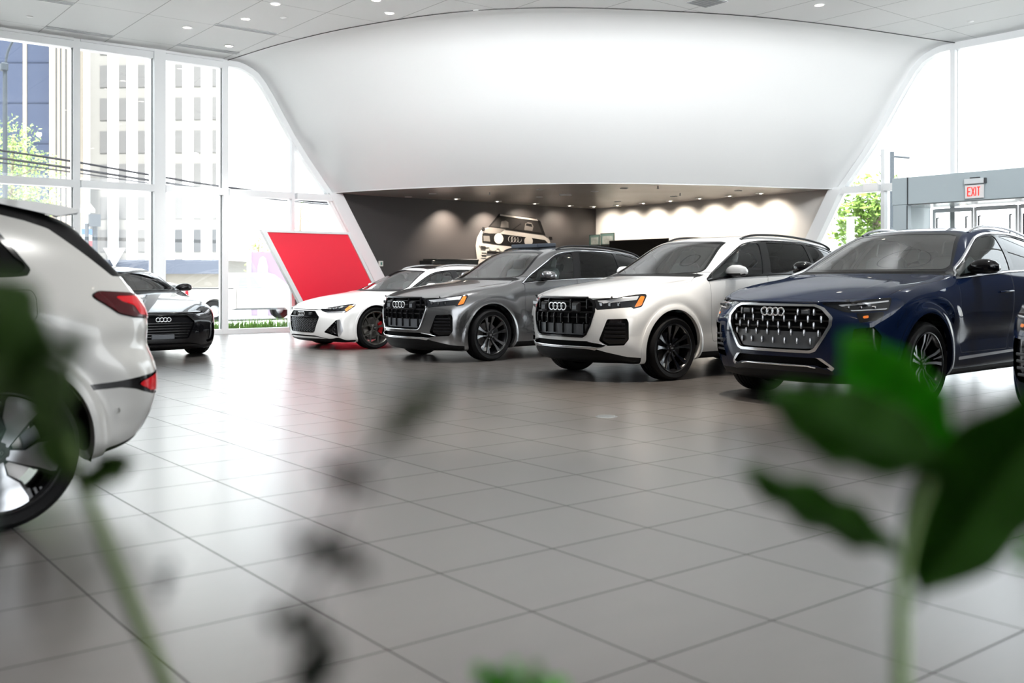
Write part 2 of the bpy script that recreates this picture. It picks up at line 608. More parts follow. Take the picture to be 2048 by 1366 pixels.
# SUV with a coupe roof
Q8 = dict(
    side=[
        [(.40, .86, .22), (.32, .88, .36), (.25, .88, .55), (.24, .86, .78), (.30, .84, .90), (.20, .70, .965)],
        [(.58, .89, .22), (.55, .94, .35), (.53, .955, .56), (.52, .955, .82), (.52, .925, .97), (.50, .73, 1.055)],
        ST(.96, (.975, .88), (.945, 1.04), (.96, .74, 1.125)),
        ST(1.36, (.98, .92), (.945, 1.09), (1.36, .745, 1.17)),
        ST(1.54, (.985, .95), (.945, 1.135), (1.55, .785, 1.20)),
        ST(1.70, (.985, .96), (.94, 1.16), (1.71, .815, 1.228)),
        ST(2.06, (.985, .99), (.935, 1.195), (2.12, .745, 1.44)),
        ST(2.45, (.985, 1.0), (.935, 1.215), (2.50, .655, 1.625)),
        ST(3.0, (.985, 1.01), (.935, 1.235), (3.0, .63, 1.695)),
        ST(3.55, (.985, 1.03), (.935, 1.26), (3.55, .62, 1.67)),
        ST(4.0, (.995, 1.04), (.93, 1.29), (4.0, .605, 1.60)),
        ST(4.45, (.97, 1.05), (.90, 1.30), (4.42, .60, 1.47), w=.95, low=.27),
        [(4.76, .80, .32), (4.79, .87, .44), (4.80, .885, .66), (4.80, .90, 1.02), (4.72, .83, 1.22), (4.66, .62, 1.32)],
        [(4.88, .70, .34), (4.93, .76, .47), (4.95, .77, .68), (4.93, .78, 1.0), (4.84, .72, 1.17), (4.74, .60, 1.26)],
    ],
    top=[(.055, .975), (.42, 1.08), (.93, 1.165), (1.25, 1.205), (1.40, 1.215), (1.50, 1.225), (1.93, 1.475), (2.36, 1.67), (3.0, 1.735), (3.55, 1.715), (4.0, 1.655), (4.45, 1.53), (4.74, 1.36), (4.84, 1.26)],
    front=[(.14, .20), (.0, .33), (-.035, .50), (-.035, .78), (-.01, .91), (.025, .97)],
    rear=[(4.96, .34), (5.01, .47), (5.02, .68), (5.0, 1.0), (4.93, 1.18), (4.84, 1.26)],
    disp=q8_disp, hubs=(.96, 3.96), hz=.385, wr=.385)

def rs_disp(V, N):
    for hx in (.92, 3.85):
        V = arch_flare(V, N, (hx, .35), .39, .02, .10, .04)
        d = np.hypot(V[:, 0] - hx, V[:, 2] - .35)
        V[:, 1] += .02 * np.exp(-((d - .52) / .09) ** 2) * (V[:, 1] > .6) * sstep(.45, .65, V[:, 2])
    m = sstep(1.4, 1.9, V[:, 0]) * (1 - sstep(2.9, 3.3, V[:, 0])) * (V[:, 1] > .7)
    V[:, 1] -= .03 * m * np.exp(-((V[:, 2] - .48) / .11) ** 2)
    return V

# low sports estate
RS = dict(
    side=[
        [(.36, .84, .13), (.27, .87, .22), (.22, .87, .37), (.23, .86, .56), (.28, .84, .645), (.20, .68, .70)],
        [(.52, .88, .13), (.49, .93, .23), (.47, .95, .40), (.47, .945, .61), (.48, .915, .735), (.46, .71, .80)],
        ST(.92, (.96, .69), (.925, .81), (.92, .73, .895), w=.96, low=.14),
        ST(1.32, (.955, .74), (.92, .87), (1.32, .74, .95), w=.955, low=.14),
        ST(1.50, (.955, .77), (.92, .92), (1.52, .76, .975), w=.95, low=.14),
        ST(1.68, (.955, .79), (.915, .945), (1.70, .76, 1.01), w=.95, low=.14),
        ST(2.0, (.95, .82), (.91, .965), (2.06, .69, 1.20), w=.95, low=.14),
        ST(2.40, (.95, .83), (.91, .98), (2.45, .60, 1.365), w=.95, low=.14),
        ST(2.9, (.95, .84), (.91, .995), (2.9, .575, 1.43), w=.95, low=.14),
        ST(3.4, (.955, .85), (.915, 1.01), (3.4, .565, 1.425), w=.955, low=.14),
        ST(3.85, (.96, .86), (.915, 1.03), (3.85, .56, 1.39), w=.96, low=.14),
        ST(4.35, (.94, .87), (.88, 1.04), (4.33, .55, 1.31), w=.94, low=.17),
        [(4.70, .80, .20), (4.72, .86, .32), (4.73, .875, .52), (4.72, .88, .84), (4.66, .81, 1.02), (4.60, .54, 1.20)],
        [(4.84, .70, .22), (4.88, .75, .34), (4.90, .76, .52), (4.88, .76, .84), (4.80, .70, .98), (4.70, .54, 1.12)],
    ],
    top=[(.06, .705), (.40, .80), (.90, .905), (1.26, .965), (1.42, .98), (1.53, .995), (1.88, 1.225), (2.22, 1.395), (2.85, 1.475), (3.4, 1.475), (3.85, 1.455), (4.38, 1.39), (4.70, 1.24), (4.82, 1.12)],
    front=[(.12, .12), (.01, .22), (.0, .36), (.0, .55), (.025, .65), (.06, .705)],
    rear=[(4.92, .22), (4.97, .34), (4.99, .52), (4.97, .84), (4.90, .99), (4.82, 1.12)],
    disp=rs_disp, hubs=(.92, 3.85), hz=.36, wr=.36)

def gt_tables():
    """low four-door coupe: the estate's front, a lower and faster roof"""
    T = dict(RS)
    sd = [list(s) for s in RS['side']]
    drop = [0, 0, 0, 0, 0, 0, -.01, -.03, -.05, -.10, -.17, -.24, -.18, -.12]
    T['side'] = [s[:5] + [(s[5][0], s[5][1], s[5][2] + d)] for s, d in zip(sd, drop)]
    T['top'] = [(x, z + d * 1.05) for (x, z), d in zip(RS['top'], drop)]
    T['rear'] = RS['rear'][:5] + [(4.82, 1.0)]
    return T
GT = gt_tables()

def q6_disp(V, N):
    for hx in (.87, 3.77):
        V = arch_flare(V, N, (hx, .37), .41, .028, .07, .05)
        d = np.hypot(V[:, 0] - hx, V[:, 2] - .37)
        V[:, 1] += .03 * np.exp(-((d - .68) / .13) ** 2) * (V[:, 1] > .6) * sstep(.55, .85, V[:, 2])
    m = sstep(1.3, 1.8, V[:, 0]) * (1 - sstep(2.8, 3.2, V[:, 0])) * (V[:, 1] > .7)
    V[:, 1] -= .03 * m * np.exp(-((V[:, 2] - .58) / .13) ** 2)
    # the undercut below the tail lamp, above the bumper shelf
    r = sstep(4.0, 4.35, V[:, 0])
    V[:, 0] -= .026 * r * np.exp(-((V[:, 2] - .85) / .08) ** 2)
    V[:, 1] -= .012 * r * np.exp(-((V[:, 2] - .85) / .08) ** 2) * (V[:, 1] > .2)
    return V

# white electric SUV, seen from its rear quarter
Q6 = dict(
    side=[
        [(.40, .80, .22), (.32, .84, .36), (.25, .84, .55), (.24, .83, .78), (.30, .81, .88), (.20, .68, .95)],
        [(.55, .86, .22), (.52, .91, .35), (.50, .92, .56), (.50, .92, .80), (.50, .89, .95), (.48, .70, 1.04)],
        ST(.87, (.94, .86), (.91, 1.02), (.87, .71, 1.11), w=.935),
        ST(1.2, (.945, .90), (.91, 1.07), (1.2, .72, 1.15), w=.935),
        ST(1.40, (.945, .92), (.91, 1.10), (1.42, .735, 1.175), w=.935),
        ST(1.56, (.945, .93), (.905, 1.115), (1.58, .74, 1.20), w=.935),
        ST(1.95, (.945, .94), (.90, 1.14), (2.0, .69, 1.41), w=.935),
        ST(2.35, (.945, .95), (.90, 1.16), (2.38, .64, 1.58), w=.935),
        ST(2.8, (.945, .96), (.90, 1.18), (2.8, .62, 1.645), w=.935),
        ST(3.3, (.95, .97), (.90, 1.20), (3.3, .61, 1.63), w=.935),
        ST(3.75, (.955, .98), (.90, 1.21), (3.75, .60, 1.585), w=.94),
        [(4.20, .86, .29), (4.22, .90, .42), (4.22, .915, .66), (4.20, .905, 1.0), (4.16, .84, 1.20), (4.06, .585, 1.51)],
        [(4.40, .80, .33), (4.46, .82, .45), (4.51, .83, .66), (4.465, .80, 1.0), (4.42, .75, 1.14), (4.21, .58, 1.45)],
        [(4.48, .70, .36), (4.54, .73, .47), (4.585, .74, .66), (4.535, .71, 1.0), (4.49, .66, 1.11), (4.27, .55, 1.39)],
    ],
    top=[(.06, .96), (.42, 1.06), (.85, 1.14), (1.16, 1.18), (1.32, 1.195), (1.42, 1.21), (1.82, 1.44), (2.2, 1.63), (2.8, 1.695), (3.3, 1.685), (3.75, 1.65), (4.12, 1.575), (4.29, 1.50), (4.38, 1.42)],
    front=[(.16, .20), (.03, .33), (.0, .50), (.0, .78), (.025, .90), (.06, .96)],
    rear=[(4.62, .36), (4.68, .47), (4.71, .66), (4.66, 1.0), (4.59, 1.14), (4.38, 1.42)],
    disp=q6_disp, hubs=(.87, 3.77), hz=.37, wr=.37)
# ---------------------------------------------------------------- cutting functions
def c_side(poly, r=0., ymin=.35):
    def fn(V, N):
        f = round_sdf(V[:, [0, 2]], poly, r); return np.where(V[:, 1] < ymin, 1., f)
    return fn
def c_circ(cx, cz, rad, ymin=.5):
    def fn(V, N):
        f = np.hypot(V[:, 0] - cx, V[:, 2] - cz) - rad; return np.where(V[:, 1] < ymin, 1., f)
    return fn
def c_front(poly, r=0., x0=-1., x1=.8, both=False):
    def fn(V, N):
        f = round_sdf(V[:, [1, 2]], poly, r); return np.where((V[:, 0] > x1) | (V[:, 0] < x0), 1., f)
    return fn
def c_corner(poly, r=0., xmax=1.0, ymin=.2, nz=.9):
    def fn(V, N):
        f = round_sdf(np.stack([V[:, 0] + V[:, 1], V[:, 2]], 1), poly, r)
        f = np.maximum(f, (N[:, 2] - nz) * .06)
        return np.where((V[:, 0] > xmax) | (V[:, 1] < ymin), 1., f)
    return fn
def c_rcorner(poly, r=0., xmin=3.5, ymin=.0):
    def fn(V, N):
        f = round_sdf(np.stack([V[:, 0] - V[:, 1], V[:, 2]], 1), poly, r)
        return np.where((V[:, 0] < xmin) | (V[:, 1] < ymin), 1., f)
    return fn
def c_top(poly, r=0., zmin=.6, zmax=9.):
    def fn(V, N):
        f = round_sdf(V[:, [0, 1]], poly, r); return np.where((V[:, 2] < zmin) | (V[:, 2] > zmax), 1., f)
    return fn
def c_shift(fn, d):
    return lambda V, N: fn(V, N) - d
def c_low(pts, xr=(-9, 9)):
    """below a line z(x) given by points"""
    def fn(V, N):
        f = V[:, 2] - np.interp(V[:, 0], [p[0] for p in pts], [p[1] for p in pts])
        return np.where((V[:, 0] < xr[0]) | (V[:, 0] > xr[1]), 1., f)
    return fn

# ---------------------------------------------------------------- shared materials
M = {}
def build_mats():
    M['tyre'] = mat('tyre_rubber', (.006, .006, .0065), .6, spec=.12)
    M['trim'] = mat('black_plastic', (.005, .005, .0055), .5, spec=.12)
    M['black'] = mat('gloss_black', (.004, .004, .005), .12, spec=.45)
    M['satin'] = mat('satin_black', (.007, .007, .008), .35, spec=.3)
    M['matte'] = mat('matte_black', (.004, .004, .005), .7, spec=.1)
    M['grey'] = mat('grey_plastic', (.10, .108, .12), .45)
    M['chrome'] = mat('bright_metal', (.78, .79, .81), .16, 1.)
    M['alu'] = mat('satin_aluminium', (.50, .51, .53), .28, 1.)
    M['dark_alu'] = mat('dark_machined_metal', (.22, .225, .235), .22, 1.)
    M['rim_black'] = mat('black_rim_paint', (.006, .006, .007), .22, spec=.4)
    M['rim_bronze'] = mat('dark_bronze_rim', (.14, .135, .125), .3, .85)
    M['disc'] = mat('brake_disc_steel', (.30, .29, .28), .35, 1.)
    M['red'] = mat('red_caliper', (.55, .008, .012), .35, coat=.3)
    M['amber'] = mat('amber_reflector', (.85, .20, .015), .22, coat=.8)
    M['lens'] = mat('smoked_lamp_lens', (.012, .013, .016), .08, spec=.6)
    M['drl'] = mat('daylight_bar', (.55, .57, .60), .18, .3, coat=.8)
    M['ruby'] = mat('red_lamp_lens', (.50, .006, .012), .12, spec=.5)
    M['ruby_dark'] = mat('dark_red_lens', (.045, .002, .004), .12, spec=.5)
    M['glass'] = glass_mat('car_glass', (.82, .90, .88), 1.6)
    M['ws_glass'] = glass_mat('windscreen_glass', (.84, .93, .90), 2.9)
    M['privacy'] = glass_mat('privacy_glass', (.04, .043, .047), 1.38)
    M['interior'] = mat('interior_trim', (.13, .13, .125), .6)
    M['liner'] = mat('headliner', (.34, .34, .33), .8)
    M['seat'] = mat('seat_leather', (.11, .13, .135), .5)
    M['rubber'] = mat('seal_rubber', (.006, .006, .006), .6)
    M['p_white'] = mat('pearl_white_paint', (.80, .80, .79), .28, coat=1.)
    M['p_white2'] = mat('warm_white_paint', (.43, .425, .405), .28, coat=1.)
    M['p_grey'] = mat('dark_grey_metallic', (.215, .216, .222), .19, .85, coat=1., spec=.1)
    M['p_blue'] = mat('deep_blue_metallic', (.0045, .0105, .034), .35, 0., coat=.75, spec=.0)
    M['p_black'] = mat('black_paint', (.004, .004, .005), .2, coat=.9, spec=.05)

# ---------------------------------------------------------------- wheels (axis along y, outer face at -y)
def ribbon(mb, secs, th, mi_face=0, mi_side=0):
    """a spoke: secs = (radius, tangential offset, outer face depth, width); lies in the wheel plane; local x right, z up, y depth"""
    vs = []
    for i, (r, t, d, w) in enumerate(secs):
        a = secs[max(i - 1, 0)]; b = secs[min(i + 1, len(secs) - 1)]
        dr, dt = b[0] - a[0], b[1] - a[1]; L = math.hypot(dr, dt)
        nr, ntt = -dt / L, dr / L
        h = w / 2
        vs += [(r + nr * h, d + .006, t + ntt * h), (r + nr * h * .8, d, t + ntt * h * .8), (r - nr * h * .8, d, t - ntt * h * .8), (r - nr * h, d + .006, t - ntt * h),
               (r - nr * h * .7, d + th, t - ntt * h * .7), (r + nr * h * .7, d + th, t + ntt * h * .7)]
    b0 = len(mb.v); mb.v += vs
    n = len(secs)
    for i in range(n - 1):
        for k in range(6):
            k2 = (k + 1) % 6
            mb.f.append((b0 + i * 6 + k, b0 + i * 6 + k2, b0 + (i + 1) * 6 + k2, b0 + (i + 1) * 6 + k))
            mb.m.append(mi_face if k == 1 else mi_side)
    mb.f.append(tuple(b0 + k for k in range(6))[::-1]); mb.m.append(mi_side)
    mb.f.append(tuple(b0 + (n - 1) * 6 + k for k in range(6))); mb.m.append(mi_side)

def rot_copies(mb, start_v, start_f, n, a0=0.):
    """repeat the geometry added since start round the y axis"""
    vs = mb.v[start_v:]; fs = [tuple(i - start_v for i in f) for f in mb.f[start_f:]]; ms = mb.m[start_f:]
    del mb.v[start_v:]; del mb.f[start_f:]; del mb.m[start_f:]
    for k in range(n):
        a = a0 + 2 * PI * k / n; c, s = math.cos(a), math.sin(a)
        b = len(mb.v)
        mb.v += [(x * c - z * s, y, x * s + z * c) for (x, y, z) in vs]
        mb.f += [tuple(b + i for i in f) for f in fs]; mb.m += ms

def make_wheel(parent, loc, side, R, rim, W, style, turn=0.):
    """side -1: outer face towards -y.  Returns the wheel part (tyre) with its sub-parts"""
    h = W / 2
    mb = MB()
    prof = [(rim - .004, -h + .02), (rim + .012, -h + .006), (rim + .03, -h + .001), ((R + rim) / 2 + .01, -h - .006), (R - .022, -h + .006), (R - .007, -h + .022), (R, -h + .042)]
    for g in (-.55, -.18, .18, .55):
        y = g * (h - .03)
        prof += [(R, y - .006), (R - .009, y - .004), (R - .009, y + .004), (R, y + .006)]
    prof += [(R, h - .042), (R - .007, h - .022), (R - .022, h - .006), ((R + rim) / 2, h + .004), (rim + .02, h), (rim - .004, h - .02)]
    mb.lathe(prof, (0, 0, 0), (0, 1, 0), 72)
    tyre = mb.build('wheel', M['tyre'], parent, smooth=40, loc=loc)
    if side > 0: tyre.rotation_euler = (0, 0, PI)
    tyre['label'] = 'black tyre with its wheel'
    mats = {'twin': [M['rim_black'], M['dark_alu']], 'vee': [M['rim_bronze'], M['rim_bronze']], 'multi': [M['rim_black'], M['alu']], 'aero': [M['rim_black'], M['alu']]}[style]
    mb = MB()
    # barrel and lip
    mb.lathe([(rim - .002, -h + .012), (rim + .006, -h + .004), (rim - .004, -h + .002), (rim - .018, -h + .014), (rim - .03, -h + .05), (rim - .045, 0), (rim - .03, h - .03), (rim, h - .01)], (0, 0, 0), (0, 1, 0), 72, 0)
    hub = -h + (.055 if style != 'aero' else .045)
    mb.lathe([(.001, hub - .004), (.05, hub - .002), (.068, hub + .012), (.075, hub + .06)], (0, 0, 0), (0, 1, 0), 32, 0)
    v0, f0 = len(mb.v), len(mb.f)
    ro = rim - .012
    if style == 'twin':
        for sg in (1, -1):
            ribbon(mb, [(.05, sg * .022, hub, .026), (.12, sg * .032, hub + .004, .028), (ro * .68, sg * .047, -h + .035, .036), (ro * .9, sg * .064, -h + .014, .060), (ro, sg * .072, -h + .008, .078)], .035, 1, 0)
        rot_copies(mb, v0, f0, 5, turn)
    elif style == 'vee':
        ribbon(mb, [(.05, 0, hub, .05), (.11, 0, hub + .004, .04), (ro * .55, 0, -h + .035, .032)], .035, 1, 0)
        for sg in (1, -1):
            ribbon(mb, [(ro * .50, sg * .004, -h + .036, .026), (ro * .78, sg * .060, -h + .018, .026), (ro, sg * .095, -h + .008, .032)], .03, 1, 0)
        rot_copies(mb, v0, f0, 5, turn)
    elif style == 'multi':
        for sg in (1, -1):
            ribbon(mb, [(.05, sg * .016, hub, .024), (.12, sg * .026, hub + .004, .026), (ro * .72, sg * .042, -h + .028, .032), (ro, sg * .070, -h + .008, .042)], .03, 1, 0)
        ribbon(mb, [(ro * .60, 0, -h + .032, .008), (ro * .8, 0, -h + .02, .016), (ro, 0, -h + .008, .030)], .03, 1, 0)
        rot_copies(mb, v0, f0, 5, turn)
    else:
        ribbon(mb, [(.05, 0, hub, .06), (.12, .004, hub, .085), (ro * .62, .03, -h + .026, .15), (ro * .86, .045, -h + .014, .20), (ro, .05, -h + .008, .19)], .03, 1, 0)
        for q in (-.01, .02, .05):
            ribbon(mb, [(ro * .66, .135 + q * .9, -h + .024, .014), (ro * .99, .165 + q, -h + .012, .016)], .025, 0, 0)
        rot_copies(mb, v0, f0, 5, turn)
    rm = mb.build('rim', mats, tyre, smooth=35)
    mb = MB()
    mb.lathe([(.07, .0), (.185, .0), (.185, .03), (.07, .03)], (0, 0, 0), (0, 1, 0), 48)
    mb.build('brake_disc', M['disc'], tyre, smooth=35)
    mb = MB()
    arc = [math.radians(d) for d in range(-32, 33, 8)]
    ins, outs = [], []
    for a in arc:
        ins.append((math.cos(a) * .125, math.sin(a) * .125)); outs.append((math.cos(a) * .205, math.sin(a) * .205))
    mb.prism(ins + outs[::-1], -.022, .055, 'xz')
    cal = mb.build('brake_caliper', M['red'] if style == 'vee' else M['grey'], tyre, smooth=40)
    mb = MB(); mb.lathe([(.001, hub - .012), (.026, hub - .011), (.031, hub - .005), (.031, hub + .01)], (0, 0, 0), (0, 1, 0), 28)
    cap = mb.build('hub_cap', M['satin'], tyre, smooth=40)
    mb = MB()
    for k in range(4):
        x = (k - 1.5) * .0095
        mb.tube([(x + .0068 * math.cos(t), hub - .014, .0068 * math.sin(t)) for t in np.linspace(0, 2 * PI, 20, endpoint=False)], .0011, 5, closed=True)
    for k in range(5):
        a = 2 * PI * (k + .5) / 5
        mb.lathe([(.001, hub - .003), (.008, hub - .003), (.009, hub + .01)], (.052 * math.cos(a), 0, .052 * math.sin(a)), (0, 1, 0), 10)
    mb.build('wheel_bolts', M['alu'], tyre, smooth=40)
    return tyre

def rings_mb(w, tube=.011, x=0., y=0., z=0.):
    """four interlocked rings, overall width w, in the yz plane facing -x"""
    r = w / 6.55 ; s = r * 1.42
    r = w / (2 + 3 * 1.42)
    s = r * 1.42
    mb = MB()
    for k in range(4):
        c = y + (k - 1.5) * s
        dx = .003 if k % 2 else 0
        mb.tube([(x + dx, c + (r - tube) * math.cos(t), z + (r - tube) * math.sin(t)) for t in np.linspace(0, 2 * PI, 36, endpoint=False)], tube, 8, closed=True)
    return mb
# ---------------------------------------------------------------- generic car
class Car:
    def __init__(c, name, T, pose, label, paint, group=None, dz=0., level=4, cat='car'):
        c.T = T; c.paint = paint; c.dz = dz
        u, v, yaw, sc = pose
        c.root = empty(name, (u, v, 0), math.radians(yaw)); c.root.scale = (sc,) * 3
        tag(c.root, label, cat, group)
        V, F, N = make_surface(T, level)
        c.sh = Shell(V, F, N)
        c.bv = c.sh.bvh()
        c.moved = []
    def cut(c, fn, name, only=('body',)):
        c.sh.cut(fn, name, only)
    def region(c, fn, name, only=('body',), gap=.004, gapname='gap'):
        c.sh.cut(fn, name, only)
        if gap: c.sh.cut(c_shift(fn, gap), gapname, only)
    def hit(c, o, d):
        h = c.bv.ray_cast(Vector(o), Vector(d).normalized())
        return (h[0], h[1]) if h[0] is not None else (None, None)
    def fx(c, y, z):
        h = c.hit((-3, abs(y), z), (1, 0, 0))[0]; return h.x if h else 0.
    def sy(c, x, z):
        h = c.hit((x, 4, z), (0, -1, 0))[0]; return h.y if h else .9
    def tz(c, x, y):
        h = c.hit((x, abs(y), 4), (0, 0, -1))[0]; return h.z if h else 1.
    def part(c, name, groups, mats, both=True, parent=None, **kw):
        o = pbuild(patch(c.sh, groups, both, **kw), name, mats, parent or c.root)
        if o is not None and parent is None: c.moved.append(o)
        return o
    def pair(c, name, groups, mats, labels=None, parent=None, **kw):
        """left (y<0) and right objects"""
        out = []
        for mo in (True, False):
            o = pbuild(patch(c.sh, groups, False, mirror_only=mo, **kw), name, mats, parent or c.root)
            if o is not None:
                if parent is None: c.moved.append(o)
                out.append(o)
        return out
    def add(c, mb, name, mats, smooth=40, parent=None):
        o = mb.build(name, mats, parent or c.root, smooth=smooth)
        if parent is None: c.moved.append(o)
        return o
    def finish(c):
        if c.dz:
            for o in c.moved: o.location.z += c.dz
        return c.root

def mirrored(mb):
    m = MB(); m.v = [(x, -y, z) for x, y, z in mb.v]; m.f = [f[::-1] for f in mb.f]; m.m = list(mb.m)
    return m

def both_sides(mb):
    m = MB(); m.v = list(mb.v); m.f = list(mb.f); m.m = list(mb.m)
    o = mirrored(mb); m.add(o.v, o.f)
    m.m = list(mb.m) + o.m
    return m

def well(T, hx, r):
    """black liner of a wheel opening"""
    mb = MB(); n = 20; hz = T['hz']
    vs = []
    for y in (.55, .90):
        for k in range(n + 1):
            a = math.radians(-12 + 204 * k / n)
            vs.append((hx + (r + .015) * math.cos(a), y, hz + (r + .015) * math.sin(a)))
    fs = [(k, k + 1, n + 2 + k, n + 1 + k) for k in range(n)]
    fs.append(tuple(range(n + 1)))
    mb.add(vs, fs)
    return both_sides(mb)

def blob(sections, n=14, p=2.3):
    """closed loft: sections (x-dir path) of (centre xyz, half width a along axis1, half height b along z, axis dir) given as
    (x, y, z, ax, az): superellipse in the xz plane swept along y"""
    mb = MB(); vs = []
    for (x, y, z, ax, az) in sections:
        for k in range(n):
            t = 2 * PI * k / n; c, s = math.cos(t), math.sin(t)
            vs.append((x + ax * math.copysign(abs(c) ** (2 / p), c), y, z + az * math.copysign(abs(s) ** (2 / p), s)))
    fs = []
    for i in range(len(sections) - 1):
        for k in range(n):
            k2 = (k + 1) % n
            fs.append((i * n + k, i * n + k2, (i + 1) * n + k2, (i + 1) * n + k))
    fs.append(tuple(range(n))[::-1]); fs.append(tuple((len(sections) - 1) * n + k for k in range(n)))
    return mb.add(vs, fs)

def side_mirrors(c, x, z, y, paint, s=1., low=None):
    """door mirrors, the left one on the -y side"""
    for sg in (-1, 1):
        mb = blob([(x + .03, y - .02, z + .0, .05 * s, .028 * s), (x + .02, y + .03, z + .01, .075 * s, .06 * s), (x + .01, y + .10, z + .018, .088 * s, .075 * s), (x + .01, y + .18, z + .018, .086 * s, .073 * s), (x + .025, y + .235, z + .012, .068 * s, .058 * s), (x + .04, y + .265, z + .006, .035 * s, .03 * s)], 18, 2.6)
        # lower third in black
        for i, f in enumerate(mb.f):
            zz = sum(mb.v[k][2] for k in f) / len(f)
            if zz < z - .018: mb.m[i] = 1
        # housing is flat behind
        mb.v = [(min(px, x + .075), py, pz) for px, py, pz in mb.v]
        mir = c.add(mb if sg > 0 else mirrored(mb), 'side_mirror', [paint, M['satin']], 60)
        g = blob([(x + .078, y + .03, z + .012, .004, .05 * s), (x + .078, y + .20, z + .012, .004, .055 * s)], 12)
        (g if sg > 0 else mirrored(g)).build('mirror_glass', M['chrome'], mir, smooth=40)
        a = MB(); a.tube([(x + .03, y - .10, z - .075), (x + .03, y - .04, z - .065), (x + .03, y + .03, z - .05)], [.028, .026, .03], 10, flat=.02)
        (a if sg > 0 else mirrored(a)).build('mirror_arm', M['satin'], mir, smooth=60)

def seat_mb(x, y, z, w=.50):
    mb = MB()
    mb.bbox((x, y, z + .06), (.50, w, .16), .05)
    R = Matrix.Rotation(math.radians(-16), 3, 'Y')
    R = Matrix.Rotation(math.radians(16), 3, 'Y')
    mb.bbox((x + .31, y, z + .40), (.15, w * .94, .62), .055, rot=R)
    mb.bbox((x + .41, y, z + .78), (.10, w * .52, .20), .04, rot=R)
    return mb

def interior(c, xs, zs, ydash=.66, zdash=None, wheelpos=None, rear=None):
    """dashboard, seats, steering wheel"""
    for y in (-.38, .38):
        c.add(seat_mb(xs, y, zs), 'front_seat', M['seat'], 40)
    if rear:
        mb = MB(); R = Matrix.Rotation(math.radians(18), 3, 'Y')
        mb.bbox((rear, 0, zs + .06), (.48, 1.2, .16), .05)
        mb.bbox((rear + .30, 0, zs + .36), (.15, 1.2, .58), .05, rot=R)
        for y in (-.36, .36): mb.bbox((rear + .39, y, zs + .72), (.09, .24, .16), .035, rot=R)
        c.add(mb, 'rear_seat', M['seat'], 40)
    dx, dz = zdash
    mb = MB(); mb.prism([(dx - .42, dz - .02), (dx - .10, dz + .0), (dx, dz - .05), (dx + .03, dz - .18), (dx - .05, dz - .34), (dx - .40, dz - .34)], -ydash, ydash, 'xz')
    c.add(mb, 'dashboard', M['interior'], 30)
    # steering wheel on the left-hand side
    ctr = Vector((dx + .16, -.38, dz - .10)); ax = Vector((1, 0, .45)).normalized(); u, w, _ = frame_from(ax)
    mb = MB(); mb.tube([ctr + u * (.18 * math.cos(t)) + w * (.18 * math.sin(t)) for t in np.linspace(0, 2 * PI, 28, endpoint=False)], .015, 8, closed=True)
    mb.cyl(ctr - ax * .02, ctr + ax * .03, .065, n=18)
    for a in (0, PI, PI * 1.5):
        mb.cyl(ctr + u * (.05 * math.cos(a)) + w * (.05 * math.sin(a)), ctr + u * (.175 * math.cos(a)) + w * (.175 * math.sin(a)), .013, n=8)
    mb.cyl(ctr - ax * .22, ctr, .03, n=12)
    c.add(mb, 'steering_wheel', M['interior'], 40)

def handle_mb(c, x0, x1, z0, z1):
    """a bar handle standing off the door"""
    mb = MB()
    y0 = c.sy(x0, z0); y1 = c.sy(x1, z1)
    pts = [(x0, y0 - .004, z0), (x0 + .03, y0 + .028, z0 + (z1 - z0) * .15), ((x0 + x1) / 2, (y0 + y1) / 2 + .036, (z0 + z1) / 2), (x1 - .03, y1 + .028, z1 - (z1 - z0) * .15), (x1, y1 - .004, z1)]
    mb.tube(spline(pts, 4), .017, 8, flat=.011)
    return mb

def drape_front(c, pts, off=.0):
    return [(c.fx(y, z) - off, y, z) for y, z in pts]

def base_cuts(c, arch, arch_r, dlo, ws, hood, hood_z, under=.30, dlo_r=.02, trim_w=.055):
    T = c.T
    for hx in T['hubs']:
        c.cut(c_circ(hx + arch[0], T['hz'] + arch[1] - c.dz, arch_r), 'hole')
        if trim_w: c.cut(c_circ(hx + arch[0], T['hz'] + arch[1] - c.dz, arch_r + trim_w), 'arch')
    c.cut(lambda V, N: np.maximum((N[:, 2] + .55) * .1, V[:, 2] - under - .3), 'under')
    c.cut(c_side(dlo, dlo_r, .45), 'dlo')
    c.cut(c_front(ws, .03, 1.1, 2.7), 'ws')
    c.region(c_top(hood, .02, hood_z), 'hood')

